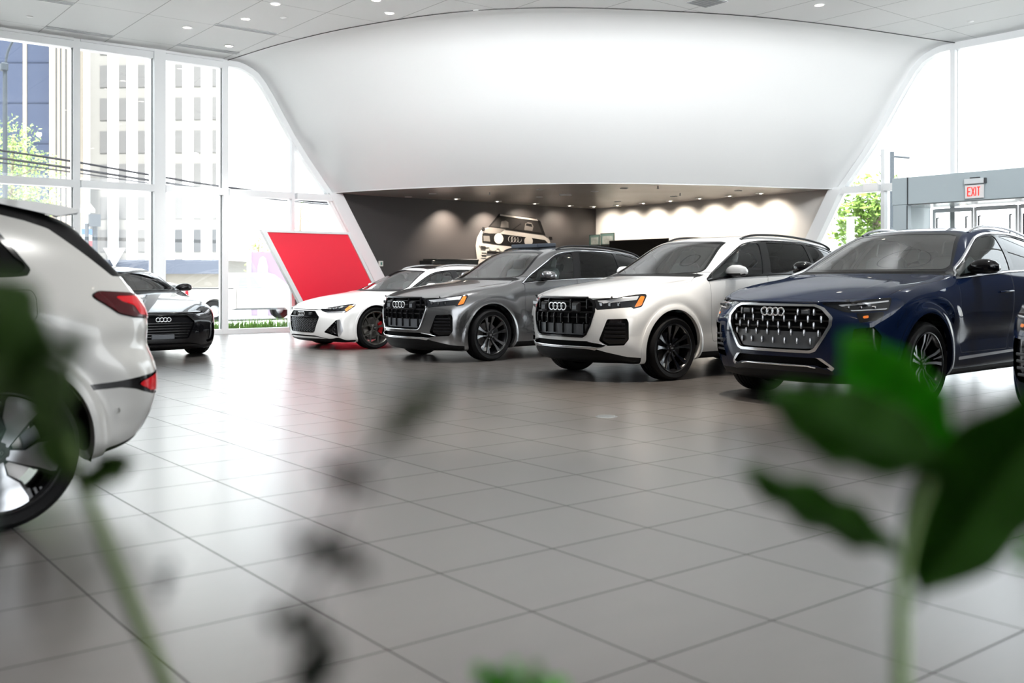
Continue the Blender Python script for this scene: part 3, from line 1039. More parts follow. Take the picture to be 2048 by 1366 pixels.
def std_parts(c, body_extra=(), paint2=None):
    """the shell itself with its black seams and underside"""
    b = [(('body',), 0), (('gap', 'gap_lamp', 'under', 'black'), 1)] + list(body_extra)
    o = c.part('body_shell', b, [c.paint, M['trim'], M['chrome'], M['satin']])
    o['label'] = 'painted body shell'
    names = ('body', 'hood', 'door_f', 'door_r', 'gap', 'lamp', 'black')
    T0 = list(c.sh.T)
    xc = c.T['hubs'][0] + .45
    c.sh.T = [('liner_x' if (t in names and min(c.sh.V[i][0] for i in f) > xc) else t) for t, f in zip(c.sh.T, c.sh.F)]
    c.part('body_liner', [(('liner_x',), 0)], [M['liner']], off=-.04)
    c.sh.T = T0
    if c.sh.faces('arch'):
        for sgn in (True, False):
            for fb in (0, 1):
                sh2 = c.sh; mid = sum(c.T['hubs']) / 2
                T0 = list(sh2.T)
                sh2.T = [('arch_x' if (t == 'arch' and (sh2.V[f[0]][0] > mid) == bool(fb)) else t) for t, f in zip(sh2.T, sh2.F)]
                c.moved.append(pbuild(patch(sh2, [(('arch_x',), 0)], False, mirror_only=sgn, off=.010, skirt=(.05, 0)), 'wheel_arch_trim', [paint2 or c.paint], c.root))
                sh2.T = T0
    for hx in c.T['hubs']:
        wl = well(c.T, hx, c.T.get('well', .42))
        half = MB(); n = len(wl.v) // 2
        for k in (0, 1):
            m = MB(); m.v = wl.v[k * n:(k + 1) * n]; m.f = [tuple(i - k * n for i in f) for f in wl.f[k * len(wl.f) // 2:(k + 1) * len(wl.f) // 2]]; m.m = [0] * len(m.f)
            m.build('wheel_arch_liner', M['matte'], c.root, smooth=30)
    if c.sh.faces('hood'):
        c.part('hood', [(('hood',), 0)], [c.paint], skirt=(.012, 0))

def windows(c, specs, frame_mat, trim='black'):
    """specs: list of (name, polygon, glass).  what is left of the dlo becomes pillar trim"""
    for name, poly, r, g in specs:
        c.cut(c_side(poly, r, .4), name, ('dlo',))
    c.pair('window_trim', [(('dlo',), 0)], [frame_mat], skirt=(.02, 0))
    for name, poly, r, g in specs:
        c.pair('side_window', [((name,), 0)], [g], off=-.006)

def wheels(c, R, rim, W, style, yc, turn=0., front_turn=None):
    T = c.T
    for i, hx in enumerate(T['hubs']):
        for sg in (-1, 1):
            make_wheel(c.root, (hx, sg * yc, T['hz']), sg, R, rim, W, style, turn + i * .4)
# ---------------------------------------------------------------- the large three-row SUV (grey one and white one)
def grille_poly(h):
    return h[::-1]

def build_large_suv(name, pose, label, paint, trim, dz=0., roof_panel=False, wheel_turn=0.3):
    c = Car(name, Q7, pose, label, paint, dz=dz, group='large three-row SUVs in the middle of the row')
    dlo = [(1.585, 1.185), (2.06, 1.435), (2.42, 1.615), (2.62, 1.668), (2.95, 1.70), (3.5, 1.70), (4.05, 1.675), (4.40, 1.61), (4.62, 1.48), (4.56, 1.37), (4.2, 1.30), (3.45, 1.272), (2.75, 1.255), (2.03, 1.222)]
    ws = [(-.4, 1.262), (.40, 1.262), (.715, 1.275), (.765, 1.30), (.585, 1.672), (.50, 1.690), (-.4, 1.712)]
    hood = [(.065, -.3), (.095, .425), (.30, .70), (.46, .79), (.62, .84), (.98, .865), (1.36, .868), (1.53, .77), (1.35, .45), (1.265, 0), (1.265, -.3)]
    base_cuts(c, (0, .015), .445, dlo, ws, hood, .93)
    c.cut(c_top([(1.15, -.3), (1.15, .82), (1.64, .82), (1.55, .5), (1.40, -.3)], 0, 1.19), 'black')
    # front
    gr = [(-.3, .985), (.42, .985), (.50, .955), (.535, .90), (.545, .82), (.50, .66), (.445, .545), (.40, .515), (-.3, .515)]
    inner = [(-.3, .968), (.405, .968), (.475, .94), (.508, .895), (.518, .82), (.474, .665), (.425, .56), (.385, .535), (-.3, .535)]
    c.cut(c_front(gr, .02), 'gframe')
    c.cut(c_front(inner, .02), 'grille', ('gframe',))
    lamp = [(.585, .955), (.80, .971), (1.40, 1.023), (1.455, 1.020), (1.46, 1.0), (1.385, .885), (1.255, .862), (1.22, .882), (.655, .845), (.60, .90)]
    c.region(c_corner(lamp, .008, nz=.7), 'lamp', gap=.006, gapname='gap_lamp')
    c.sh.keep_largest(('lamp', 'gap_lamp'))
    c.cut(c_corner([(.66, .945), (.80, .956), (1.345, 1.008), (1.31, .960), (.75, .917)], .004), 'drl', ('lamp',))
    c.cut(c_corner([(1.37, 1.003), (1.438, 1.0), (1.385, .895), (1.27, .876)], .006), 'amber', ('lamp',))
    intake = [(.825, .735), (1.148, .745), (1.175, .70), (1.178, .505), (1.10, .436), (.825, .425), (.685, .485)]
    c.cut(c_corner(intake, .02), 'intake')
    slot = [(-.3, .472), (.44, .475), (.56, .455), (.66, .432), (.60, .408), (.52, .402), (-.3, .412)]
    c.cut(c_front(slot, .004), 'slot')
    c.cut(c_corner([(-1, .385), (.45, .383), (.62, .368), (.68, .40), (.62, .405), (.45, .413), (-1, .415)], 0, .75, -.1, 2), 'skid')
    c.cut(c_corner([(-1, .40), (.45, .398), (.62, .385), (.80, .352), (1.15, .30), (1.5, .28), (1.5, 0), (-1, 0)], 0, .9, -.1, 2), 'black')
    c.cut(c_low([(.9, .275), (1.5, .315), (3.4, .315), (4.2, .33), (5.1, .46)], (.8, 9)), 'black')
    # doors
    fd = [(1.62, 1.215), (1.60, .9), (1.625, .60), (1.66, .44), (2.62, .44), (2.68, .60), (2.70, .9), (2.72, 1.30), (1.62, 1.28)]
    rd = [(2.74, 1.30), (2.72, .9), (2.70, .60), (2.66, .44), (3.42, .44), (3.52, .62), (3.70, .80), (3.78, 1.0), (3.76, 1.32)]
    c.region(c_side(fd, .02), 'door_f'); c.region(c_side(rd, .02), 'door_r')
    # tail
    c.cut(c_rcorner([(3.98, 1.12), (4.20, 1.14), (5.2, 1.12), (5.2, 1.0), (4.20, .98), (3.98, 1.06)], .02), 'tail')
    c.cut(c_front([(-.3, 1.30), (.55, 1.30), (.52, 1.52), (-.3, 1.55)], .03, 4.6, 9), 'rglass')
    std_parts(c, [(('skid',), 2)])
    o = c.part('radiator_grille', [(('grille',), 0)], [M['matte'], M['satin']], shift=(.06, 0, 0), skirt=(-.06, 1), skirtdir=(1, 0, 0)) 
    c.part('grille_frame', [(('gframe',), 0)], [M['black']], off=.012, skirt=(.03, 0))
    # grille bars, blades, sensor boxes
    for i, (z, hw) in enumerate(((.932, .47), (.875, .50), (.812, .515), (.748, .495))):
        mb = MB(); ys = np.linspace(-hw, hw, 15)
        mb.tube([(c.fx(y, z) + .022, y, z) for y in ys], .008, 6, flat=.010)
        mb.build('grille_bar', M['satin'], o, smooth=40)
    for row, (z0, z1, ys) in enumerate(((.68, .80, np.linspace(-.45, .45, 8)), (.845, .965, (-.43, -.20, .20, .43)))):
        for y in ys:
            x0 = c.fx(y, (z0 + z1) / 2)
            mb = MB(); mb.bbox((x0 + .012, y, (z0 + z1) / 2), (.05, .022, z1 - z0), .008)
            mb.build('grille_blade', M['black'], o, smooth=30)
    mb = MB(); ys = np.linspace(-.475, .475, 13)
    for a, b in zip(ys[:-1], ys[1:]):
        za = .545; tp = .672
        lim = lambda y: max(.545, .545 + (abs(y) - .40) * 1.3)
        xa, xb = c.fx(a, .61) + .02, c.fx(b, .61) + .02
        mb.quad((xa + .01, a, lim(a)), (xb + .01, b, lim(b)), (xb, b, tp), (xa, a, tp))
        mb.f[-1] = mb.f[-1][::-1]
    sp = mb.build('grille_lower_panel', M['grey'], o, smooth=40); sp['label'] = 'grey lower panel of the grille'
    for y in np.linspace(-.40, .40, 6):
        mb = MB(); mb.bbox((c.fx(y, .62) + .012, y, .625), (.03, .02, .13), .008)
        mb.build('grille_blade', M['black'], o, smooth=30)
    for sg in (-1, 1):
        y = sg * .285; x = c.fx(y, .875)
        mb = MB(); mb.bbox((x + .004, y, .87), (.05, .125, .115), .012); mb.bbox((x - .022, y, .868), (.012, .085, .075), .01)
        q = mb.build('radar_cover', M['satin'], o, smooth=30)
        mb = MB(); mb.bbox((x - .029, y, .862), (.006, .07, .05), .006); mb.build('sensor_window', M['grey'], q, smooth=30)
    xr = c.fx(0, .875)
    em = rings_mb(.325, .0085, xr - .022, 0, .875).build('emblem', M['chrome'], o, smooth=60); em['label'] = 'four interlocked bright rings'
    if trim is M['chrome']:
        for sg in (-1, 1):
            mb = MB(); mb.tube([(c.fx(y, z) - .016, sg * y, z) for y, z in spline([(.535, .86), (.545, .80), (.50, .655), (.447, .545), (.41, .520), (.38, .516)], 4)], .009, 6)
            c.add(mb, 'grille_moulding', M['chrome'], 60)
        mb = MB(); mb.tube([(c.fx(y, .516) - .016, y, .516) for y in np.linspace(-.38, .38, 13)], .008, 6); c.add(mb, 'grille_moulding', M['chrome'], 60)
    # lamps
    for k, mo in enumerate((True, False)):
        L = pbuild(patch(c.sh, [(('lamp',), 0)], False, mirror_only=mo, skirt=(.02, 0), off=-.003), 'headlamp', [M['lens']], c.root)
        c.moved.append(L)
        d = pbuild(patch(c.sh, [(('drl',), 0)], False, mirror_only=mo, off=-.001), 'daylight_strip', [M['drl']], L)
        a = pbuild(patch(c.sh, [(('amber',), 0)], False, mirror_only=mo, off=-.001), 'side_reflector', [M['amber']], L); a['label'] = 'amber side reflector'
        sg = -1 if mo else 1
        mb = MB()
        for q in range(3):                       # projector modules seen through the lens
            t = .72 + q * .15
            x = (t - .40) * .42 + .0; y = t - x
            h = c.hit((-2, y, .905), (1, 0, 0))[0]
            if h: mb.bbox((h.x + .006, sg * y, .905), (.02, .075, .045), .006)
        if mb.f: mb.build('lamp_module', M['dark_alu'], L, smooth=30)
    for mo in (True, False):
        q = pbuild(patch(c.sh, [(('intake',), 0)], False, mirror_only=mo, shift=(.05, 0, 0), skirt=(-.05, 0), skirtdir=(1, 0, 0)), 'air_intake', [M['black']], c.root); c.moved.append(q)
        sg = -1 if mo else 1
        for z in (.50, .545, .59, .635, .68):
            mb = MB(); y0 = .60 + (z - .50) * .12
            mb.tube([(c.fx(y, z) + .018, sg * y, z) for y in np.linspace(y0 + .03, .845, 8)], .006, 6, flat=.012)
            mb.build('intake_slat', M['satin'], q, smooth=40)
    mb = MB(); mb.tube([(c.fx(y, .405) - .004, y, .405) for y in np.linspace(-.50, .50, 17)], .010, 8)
    c.add(mb, 'lower_trim', M['chrome'], 60)
    for sg in (-1, 1):
        mb = MB(); mb.tube([(c.fx(y, z) - .003, sg * y, z) for y, z in ((.50, .405), (.56, .398), (.60, .408), (.665, .433), (.58, .452), (.46, .472))], .007, 6)
        c.add(mb, 'intake_trim', M['chrome'], 60)
    q = c.part('lower_intake', [(('slot',), 0)], [M['matte']], shift=(.05, 0, 0), skirt=(-.05, 0), skirtdir=(1, 0, 0))
    # glass
    c.cut(c_front([(-.4, 1.272), (.40, 1.272), (.69, 1.288), (.735, 1.31), (.56, 1.65), (.49, 1.667), (-.4, 1.69)], .03, 1.1, 2.7), 'wsg', ('ws',))
    c.part('windscreen_surround', [(('ws',), 0)], [M['black']])
    c.part('windscreen', [(('wsg',), 0)], [M['ws_glass']], off=-.002)
    windows(c, [('g1', [(1.67, 1.225), (2.10, 1.430), (2.45, 1.600), (2.63, 1.648), (2.83, 1.675), (2.66, 1.268), (2.03, 1.245)], .02, M['glass']),
                ('g2', [(2.98, 1.682), (3.5, 1.68), (3.80, 1.672), (3.735, 1.31), (3.45, 1.292), (2.82, 1.276)], .02, M['privacy']),
                ('g3', [(3.86, 1.668), (4.05, 1.655), (4.38, 1.59), (4.585, 1.475), (4.53, 1.385), (4.2, 1.325), (3.80, 1.30)], .03, M['privacy'])], M['black'])
    # bright or black line round the side windows
    for sg in (1, -1):
        mb = MB(); pts = []
        for (x, z) in spline([(1.59, 1.19), (2.06, 1.44), (2.42, 1.62), (2.62, 1.673), (2.95, 1.705), (3.5, 1.705), (4.05, 1.68), (4.40, 1.615), (4.60, 1.49)], 6):
            pts.append((x, sg * (c.sy(x, z) + .002), z))
        mb.tube(pts, .009, 6)
        pts = [(x, sg * (c.sy(x, z) + .003), z) for (x, z) in spline([(1.60, 1.182), (2.03, 1.218), (2.75, 1.251), (3.45, 1.268), (4.2, 1.296), (4.55, 1.36)], 6)]
        mb.tube(pts, .008, 6)
        c.add(mb, 'window_moulding', trim, 60)
    for nm in ('door_f', 'door_r'):
        ds = c.pair('door', [((nm,), 0)], [paint], skirt=(.012, 0))
        x0, x1, z = (2.36, 2.60, 1.03) if nm == 'door_f' else (3.38, 3.62, 1.06)
        h = handle_mb(c, x0, x1, z, z + .012)
        for d, hm in zip(ds, (mirrored(h), h)): hm.build('door_handle', paint, d, smooth=60)
    side_mirrors(c, 2.03, 1.285, .865, paint)
    for sg in (1, -1):
        mb = MB(); pts = [(x, sg * (.645 - .01 * abs(x - 3.3)), c.tz(x, .62) + dz2) for x, dz2 in ((2.55, -.005), (2.66, .018), (2.9, .028), (3.4, .030), (3.9, .030), (4.25, .026), (4.42, .016), (4.5, -.005))]
        mb.tube(spline(pts, 5), .020, 8, flat=.015)
        c.add(mb, 'roof_rail', M['satin'], 60)
    ts = c.pair('tail_lamp', [(('tail',), 0)], [M['ruby']], skirt=(.01, 0))
    c.part('rear_window', [(('rglass',), 0)], [M['privacy']], off=-.003)
    if roof_panel:
        mb = MB()
        R = Matrix.Rotation(math.radians(-3), 3, 'Y')
        zz = c.tz(2.62, .1)
        mb.bbox((2.66, .02, zz + .034), (.42, .66, .066), .014, rot=R)
        p = c.add(mb, 'sunroof_panel', mat('slate_glass', (.022, .030, .045), .3), 40); p['label'] = 'raised dark blue glass roof panel'
    interior(c, 2.25, .72, .70, (2.0, 1.235), rear=3.15)
    mb = MB(); mb.bbox((c.fx(0, .34) + .15, 0, .33), (.02, .2, .05), .004)
    wheels(c, .38, .288, .275, 'twin', .835, wheel_turn)
    return c.finish()

# ---------------------------------------------------------------- the deep blue coupe SUV
def build_coupe_suv(name, pose, label, paint, trim, wheel_turn=0.2, sub='coupe SUVs at the right end'):
    c = Car(name, Q8, pose, label, paint)
    dlo = [(1.60, 1.175), (1.98, 1.345), (2.38, 1.535), (2.62, 1.612), (2.95, 1.642), (3.4, 1.635), (3.95, 1.56), (4.36, 1.435), (4.30, 1.37), (4.0, 1.312), (3.45, 1.262), (2.75, 1.238), (2.03, 1.203)]
    ws = [(-.4, 1.236), (.42, 1.236), (.75, 1.235), (.80, 1.262), (.585, 1.628), (.50, 1.645), (-.4, 1.665)]
    hood = [(.055, -.3), (.075, .40), (.26, .70), (.48, .86), (.98, .875), (1.48, .878), (1.60, .78), (1.47, .45), (1.38, 0), (1.38, -.3)]
    base_cuts(c, (0, .012), .455, dlo, ws, hood, .90, trim_w=.05)
    c.cut(c_top([(1.25, -.3), (1.25, .82), (1.72, .86), (1.63, .5), (1.50, -.3)], 0, 1.175), 'black')
    fr = [(-.3, .932), (.40, .932), (.475, .90), (.555, .82), (.555, .745), (.50, .64), (.42, .515), (.37, .495), (-.3, .495)]
    inn = [(-.3, .910), (.39, .910), (.455, .884), (.528, .81), (.528, .75), (.476, .648), (.40, .535), (.36, .52), (-.3, .52)]
    c.cut(c_front(fr, .025), 'gframe'); c.cut(c_front(inn, .025), 'grille', ('gframe',))
    lamp = [(.53, .938), (.74, .952), (1.365, .992), (1.345, .955), (1.30, .888), (.90, .868), (.78, .868)]
    c.region(c_corner(lamp, .006, nz=.85), 'lamp', gap=.005, gapname='gap_lamp')
    c.sh.keep_largest(('lamp', 'gap_lamp'))
    c.cut(c_corner([(.70, .930), (1.33, .972), (1.325, .960), (.74, .915)], 0), 'drl', ('lamp',))
    c.cut(c_corner([(.83, .884), (1.29, .902), (1.285, .893), (.86, .876)], 0), 'drl', ('lamp',))
    # dark panel under the lamp with an amber reflector
    c.cut(c_corner([(.90, .858), (1.25, .872), (1.20, .80), (.93, .775)], .01), 'lampcase')
    c.cut(c_corner([(.97, .835), (1.045, .842), (1.04, .818), (.98, .812)], .008), 'amber', ('lampcase',))
    intake = [(.86, .72), (1.10, .74), (1.20, .66), (1.17, .50), (1.08, .42), (.80, .40)]
    c.cut(c_corner(intake, .02), 'intake')
    slot = [(-.3, .452), (.42, .452), (.52, .37), (.46, .362), (.40, .385), (-.3, .385)]
    c.cut(c_front(slot, .004), 'slot')
    c.cut(c_corner([(.42, .455), (.50, .452), (.66, .365), (.64, .335), (.60, .35)], 0, .75, -.1, 2), 'skid')
    c.cut(c_corner([(-1, .375), (.42, .375), (.55, .352), (.66, .33), (.66, .30), (.45, .318), (-1, .322)], 0, .75, -.1, 2), 'lip')
    c.cut(c_corner([(-1, .32), (.45, .316), (.62, .30), (.80, .30), (1.15, .29), (1.5, .28), (1.5, 0), (-1, 0)], 0, .9, -.1, 2), 'black')
    c.cut(c_side([(1.62, .385), (3.40, .425), (3.40, .450), (1.62, .415)], 0, .5), 'skid')
    c.cut(c_low([(.9, .27), (1.5, .30), (3.4, .31), (4.2, .34), (5.1, .46)], (.8, 9)), 'black')
    fd = [(1.615, 1.20), (1.595, .9), (1.61, .66), (1.66, .455), (2.66, .455), (2.72, .62), (2.75, .9), (2.77, 1.30), (1.62, 1.28)]
    rd = [(2.79, 1.30), (2.77, .9), (2.74, .62), (2.70, .455), (3.40, .455), (3.52, .66), (3.72, .84), (3.78, 1.0), (3.76, 1.33)]
    c.region(c_side(fd, .02), 'door_f'); c.region(c_side(rd, .02), 'door_r')
    c.cut(c_rcorner([(3.95, 1.12), (4.20, 1.14), (5.3, 1.12), (5.3, 1.0), (4.20, .98), (3.95, 1.06)], .02), 'tail')
    c.cut(c_front([(-.3, 1.28), (.55, 1.28), (.50, 1.46), (-.3, 1.50)], .03, 4.2, 9), 'rglass')
    std_parts(c, [(('skid',), 2), (('lip',), 3)])
    mb = MB(); mb.tube([(c.fx(y, z) - .002, y, z) for y, z in [(-.40, .362), (-.34, .374)] + [(q, .376) for q in np.linspace(-.3, .3, 9)] + [(.34, .374), (.40, .362)]], .008, 6)
    c.add(mb, 'lower_trim', M['chrome'], 60)
    g = c.part('radiator_grille', [(('grille',), 0)], [M['matte'], M['satin']], shift=(.055, 0, 0), skirt=(-.055, 1), skirtdir=(1, 0, 0))
    fo = c.part('grille_frame', [(('gframe',), 0)], [trim], off=.014, skirt=(.03, 0)); fo['label'] = 'bright eight-sided grille frame'
    for i, (z, hw) in enumerate(((.88, .44), (.845, .47), (.785, .51), (.725, .49))):
        mb = MB(); mb.tube([(c.fx(y, z) + .022, y, z) for y in np.linspace(-hw, hw, 15)], .007, 6, flat=.009)
        mb.build('grille_bar', M['satin'], g, smooth=40)
    mb = MB(); ys = np.linspace(-.455, .455, 13)
    lim = lambda y: max(.53, .53 + (abs(y) - .375) * 1.35)
    for a, b in zip(ys[:-1], ys[1:]):
        xa, xb = c.fx(a, .6) + .02, c.fx(b, .6) + .02
        mb.quad((xa, a, .685), (xb, b, .685), (xb + .008, b, lim(b)), (xa + .008, a, lim(a)))
    mb.build('grille_lower_panel', M['grey'], g, smooth=40)['label'] = 'grey lower panel of the grille'
    rows = [(.862, .06, [-.39, -.245, .245, .39]), (.80, .062, list(np.linspace(-.46, .46, 9)) ), (.742, .062, list(np.linspace(-.40, .40, 8))), (.675, .056, list(np.linspace(-.44, .44, 8))), (.60, .056, list(np.linspace(-.37, .37, 7)))]
    for z, hh, ys in rows:
        for y in ys:
            if z == .60 and abs(y) > .40: continue
            x = c.fx(y, z)
            mb = MB(); mb.add(*pin(x + .012, y, z, hh))
            mb.build('grille_pin', M['alu'], g, smooth=50)
    for sg in (-1, 1):
        y = sg * .315; x = c.fx(y, .868)
        mb = MB(); mb.bbox((x + .012, y, .862), (.03, .095, .058), .008)
        q = mb.build('radar_cover', M['satin'], g, smooth=30)
        mb = MB(); mb.bbox((x - .004, y, .864), (.006, .075, .034), .004); mb.build('sensor_window', M['grey'], q, smooth=30)
    xr = c.fx(0, .855)
    rings_mb(.262, .0078, xr - .012, 0, .862).build('emblem', M['chrome'], g, smooth=60)['label'] = 'four interlocked bright rings'
    for mo in (True, False):
        sg = -1 if mo else 1
        L = pbuild(patch(c.sh, [(('lamp',), 0)], False, mirror_only=mo, skirt=(.02, 0), off=-.003), 'headlamp', [M['lens']], c.root)
        pbuild(patch(c.sh, [(('drl',), 0)], False, mirror_only=mo, off=-.001), 'daylight_strip', [M['drl']], L)
        for q in range(3):
            t = .80 + q * .15; x = (t - .40) * .40; y = t - x
            h = c.hit((-2, y, .91), (1, 0, 0))[0]
            if h:
                mb = MB(); mb.bbox((h.x + .005, sg * y, .91), (.02, .055, .022), .005)
                mb.build('lamp_module', M['dark_alu'], L, smooth=30)
        K = pbuild(patch(c.sh, [(('lampcase',), 0)], False, mirror_only=mo, skirt=(.02, 0)), 'lamp_housing', [M['black']], c.root)
        pbuild(patch(c.sh, [(('amber',), 0)], False, mirror_only=mo, off=-.001), 'side_reflector', [M['amber']], K)['label'] = 'amber reflector'
        q = pbuild(patch(c.sh, [(('intake',), 0)], False, mirror_only=mo, shift=(.05, 0, 0), skirt=(-.05, 0), skirtdir=(1, 0, 0)), 'air_intake', [M['black']], c.root)
        for z in (.47, .52, .57, .62):
            mb = MB(); mb.tube([(c.fx(y, z) + .018, sg * y, z) for y in np.linspace(.64, .84, 7)], .006, 6, flat=.012)
            mb.build('intake_slat', M['satin'], q, smooth=40)
    c.part('lower_intake', [(('slot',), 0)], [M['matte']], shift=(.05, 0, 0), skirt=(-.05, 0), skirtdir=(1, 0, 0))
    c.cut(c_front([(-.4, 1.258), (.40, 1.258), (.73, 1.260), (.77, 1.28), (.56, 1.606), (.49, 1.622), (-.4, 1.643)], .03, 1.1, 2.7), 'wsg', ('ws',))
    c.part('windscreen_surround', [(('ws',), 0)], [M['black']])
    c.part('windscreen', [(('wsg',), 0)], [M['ws_glass']], off=-.002)
    windows(c, [('g1', [(1.70, 1.207), (2.02, 1.345), (2.42, 1.535), (2.64, 1.598), (2.94, 1.622), (2.80, 1.252), (2.03, 1.222)], .02, M['glass']),
                ('g2', [(3.04, 1.625), (3.4, 1.618), (3.80, 1.565), (3.74, 1.30), (3.45, 1.28), (2.90, 1.258)], .02, M['privacy']),
                ('g3', [(3.87, 1.553), (4.0, 1.53), (4.31, 1.428), (4.27, 1.385), (4.0, 1.33), (3.81, 1.308)], .02, M['privacy'])], M['black'])
    for sg in (1, -1):
        for pts2, r in (([(1.60, 1.178), (1.98, 1.35), (2.38, 1.54), (2.62, 1.617), (2.95, 1.647), (3.4, 1.64), (3.95, 1.565), (4.37, 1.437)], .016),
                        ([(1.60, 1.172), (2.03, 1.199), (2.75, 1.234), (3.45, 1.258), (4.0, 1.308), (4.32, 1.368)], .011)):
            mb = MB(); mb.tube([(x, sg * (c.sy(x, z) + .003), z) for x, z in spline(pts2, 6)], r, 6)
            c.add(mb, 'window_moulding', trim, 60)
    for nm in ('door_f', 'door_r'):
        ds = c.pair('door', [((nm,), 0)], [paint], skirt=(.012, 0))
        x0, x1, z = (2.46, 2.70, 1.03) if nm == 'door_f' else (3.42, 3.66, 1.06)
        h = handle_mb(c, x0, x1, z, z + .012)
        for d, hm in zip(ds, (mirrored(h), h)): hm.build('door_handle', paint, d, smooth=60)
    side_mirrors(c, 1.99, 1.265, .885, M['black'])
    for sg in (1, -1):
        mb = MB(); mb.tube(spline([(x, sg * .60, c.tz(x, .58) + q) for x, q in ((2.55, -.005), (2.68, .016), (2.95, .024), (3.4, .026), (3.9, .024), (4.15, .016), (4.28, -.005))], 5), .018, 8, flat=.014)
        c.add(mb, 'roof_rail', trim, 60)
    c.pair('tail_lamp', [(('tail',), 0)], [M['ruby']], skirt=(.01, 0))
    c.part('rear_window', [(('rglass',), 0)], [M['privacy']], off=-.003)
    interior(c, 2.30, .70, .70, (2.05, 1.215), rear=3.2)
    wheels(c, .385, .285, .285, 'multi', .84, wheel_turn)
    return c.finish()

def pin(x, y, z, h):
    """a rounded upright grille pin"""
    V = []; F = []
    ring = [(.009, -h / 2), (.013, -h / 2 + .012), (.013, h / 2 - .012), (.008, h / 2)]
    for r, dz in ring:
        for k in range(8):
            a = 2 * PI * k / 8
            V.append((x + 1.4 * r * math.cos(a) - .004 * (1 if abs(dz) < h / 2 - .001 else 0), y + r * .8 * math.sin(a), z + dz))
    for i in range(3):
        for k in range(8):
            F.append((i * 8 + k, i * 8 + (k + 1) % 8, (i + 1) * 8 + (k + 1) % 8, (i + 1) * 8 + k))
    F.append(tuple(range(8))[::-1]); F.append(tuple(24 + k for k in range(8)))
    return V, F
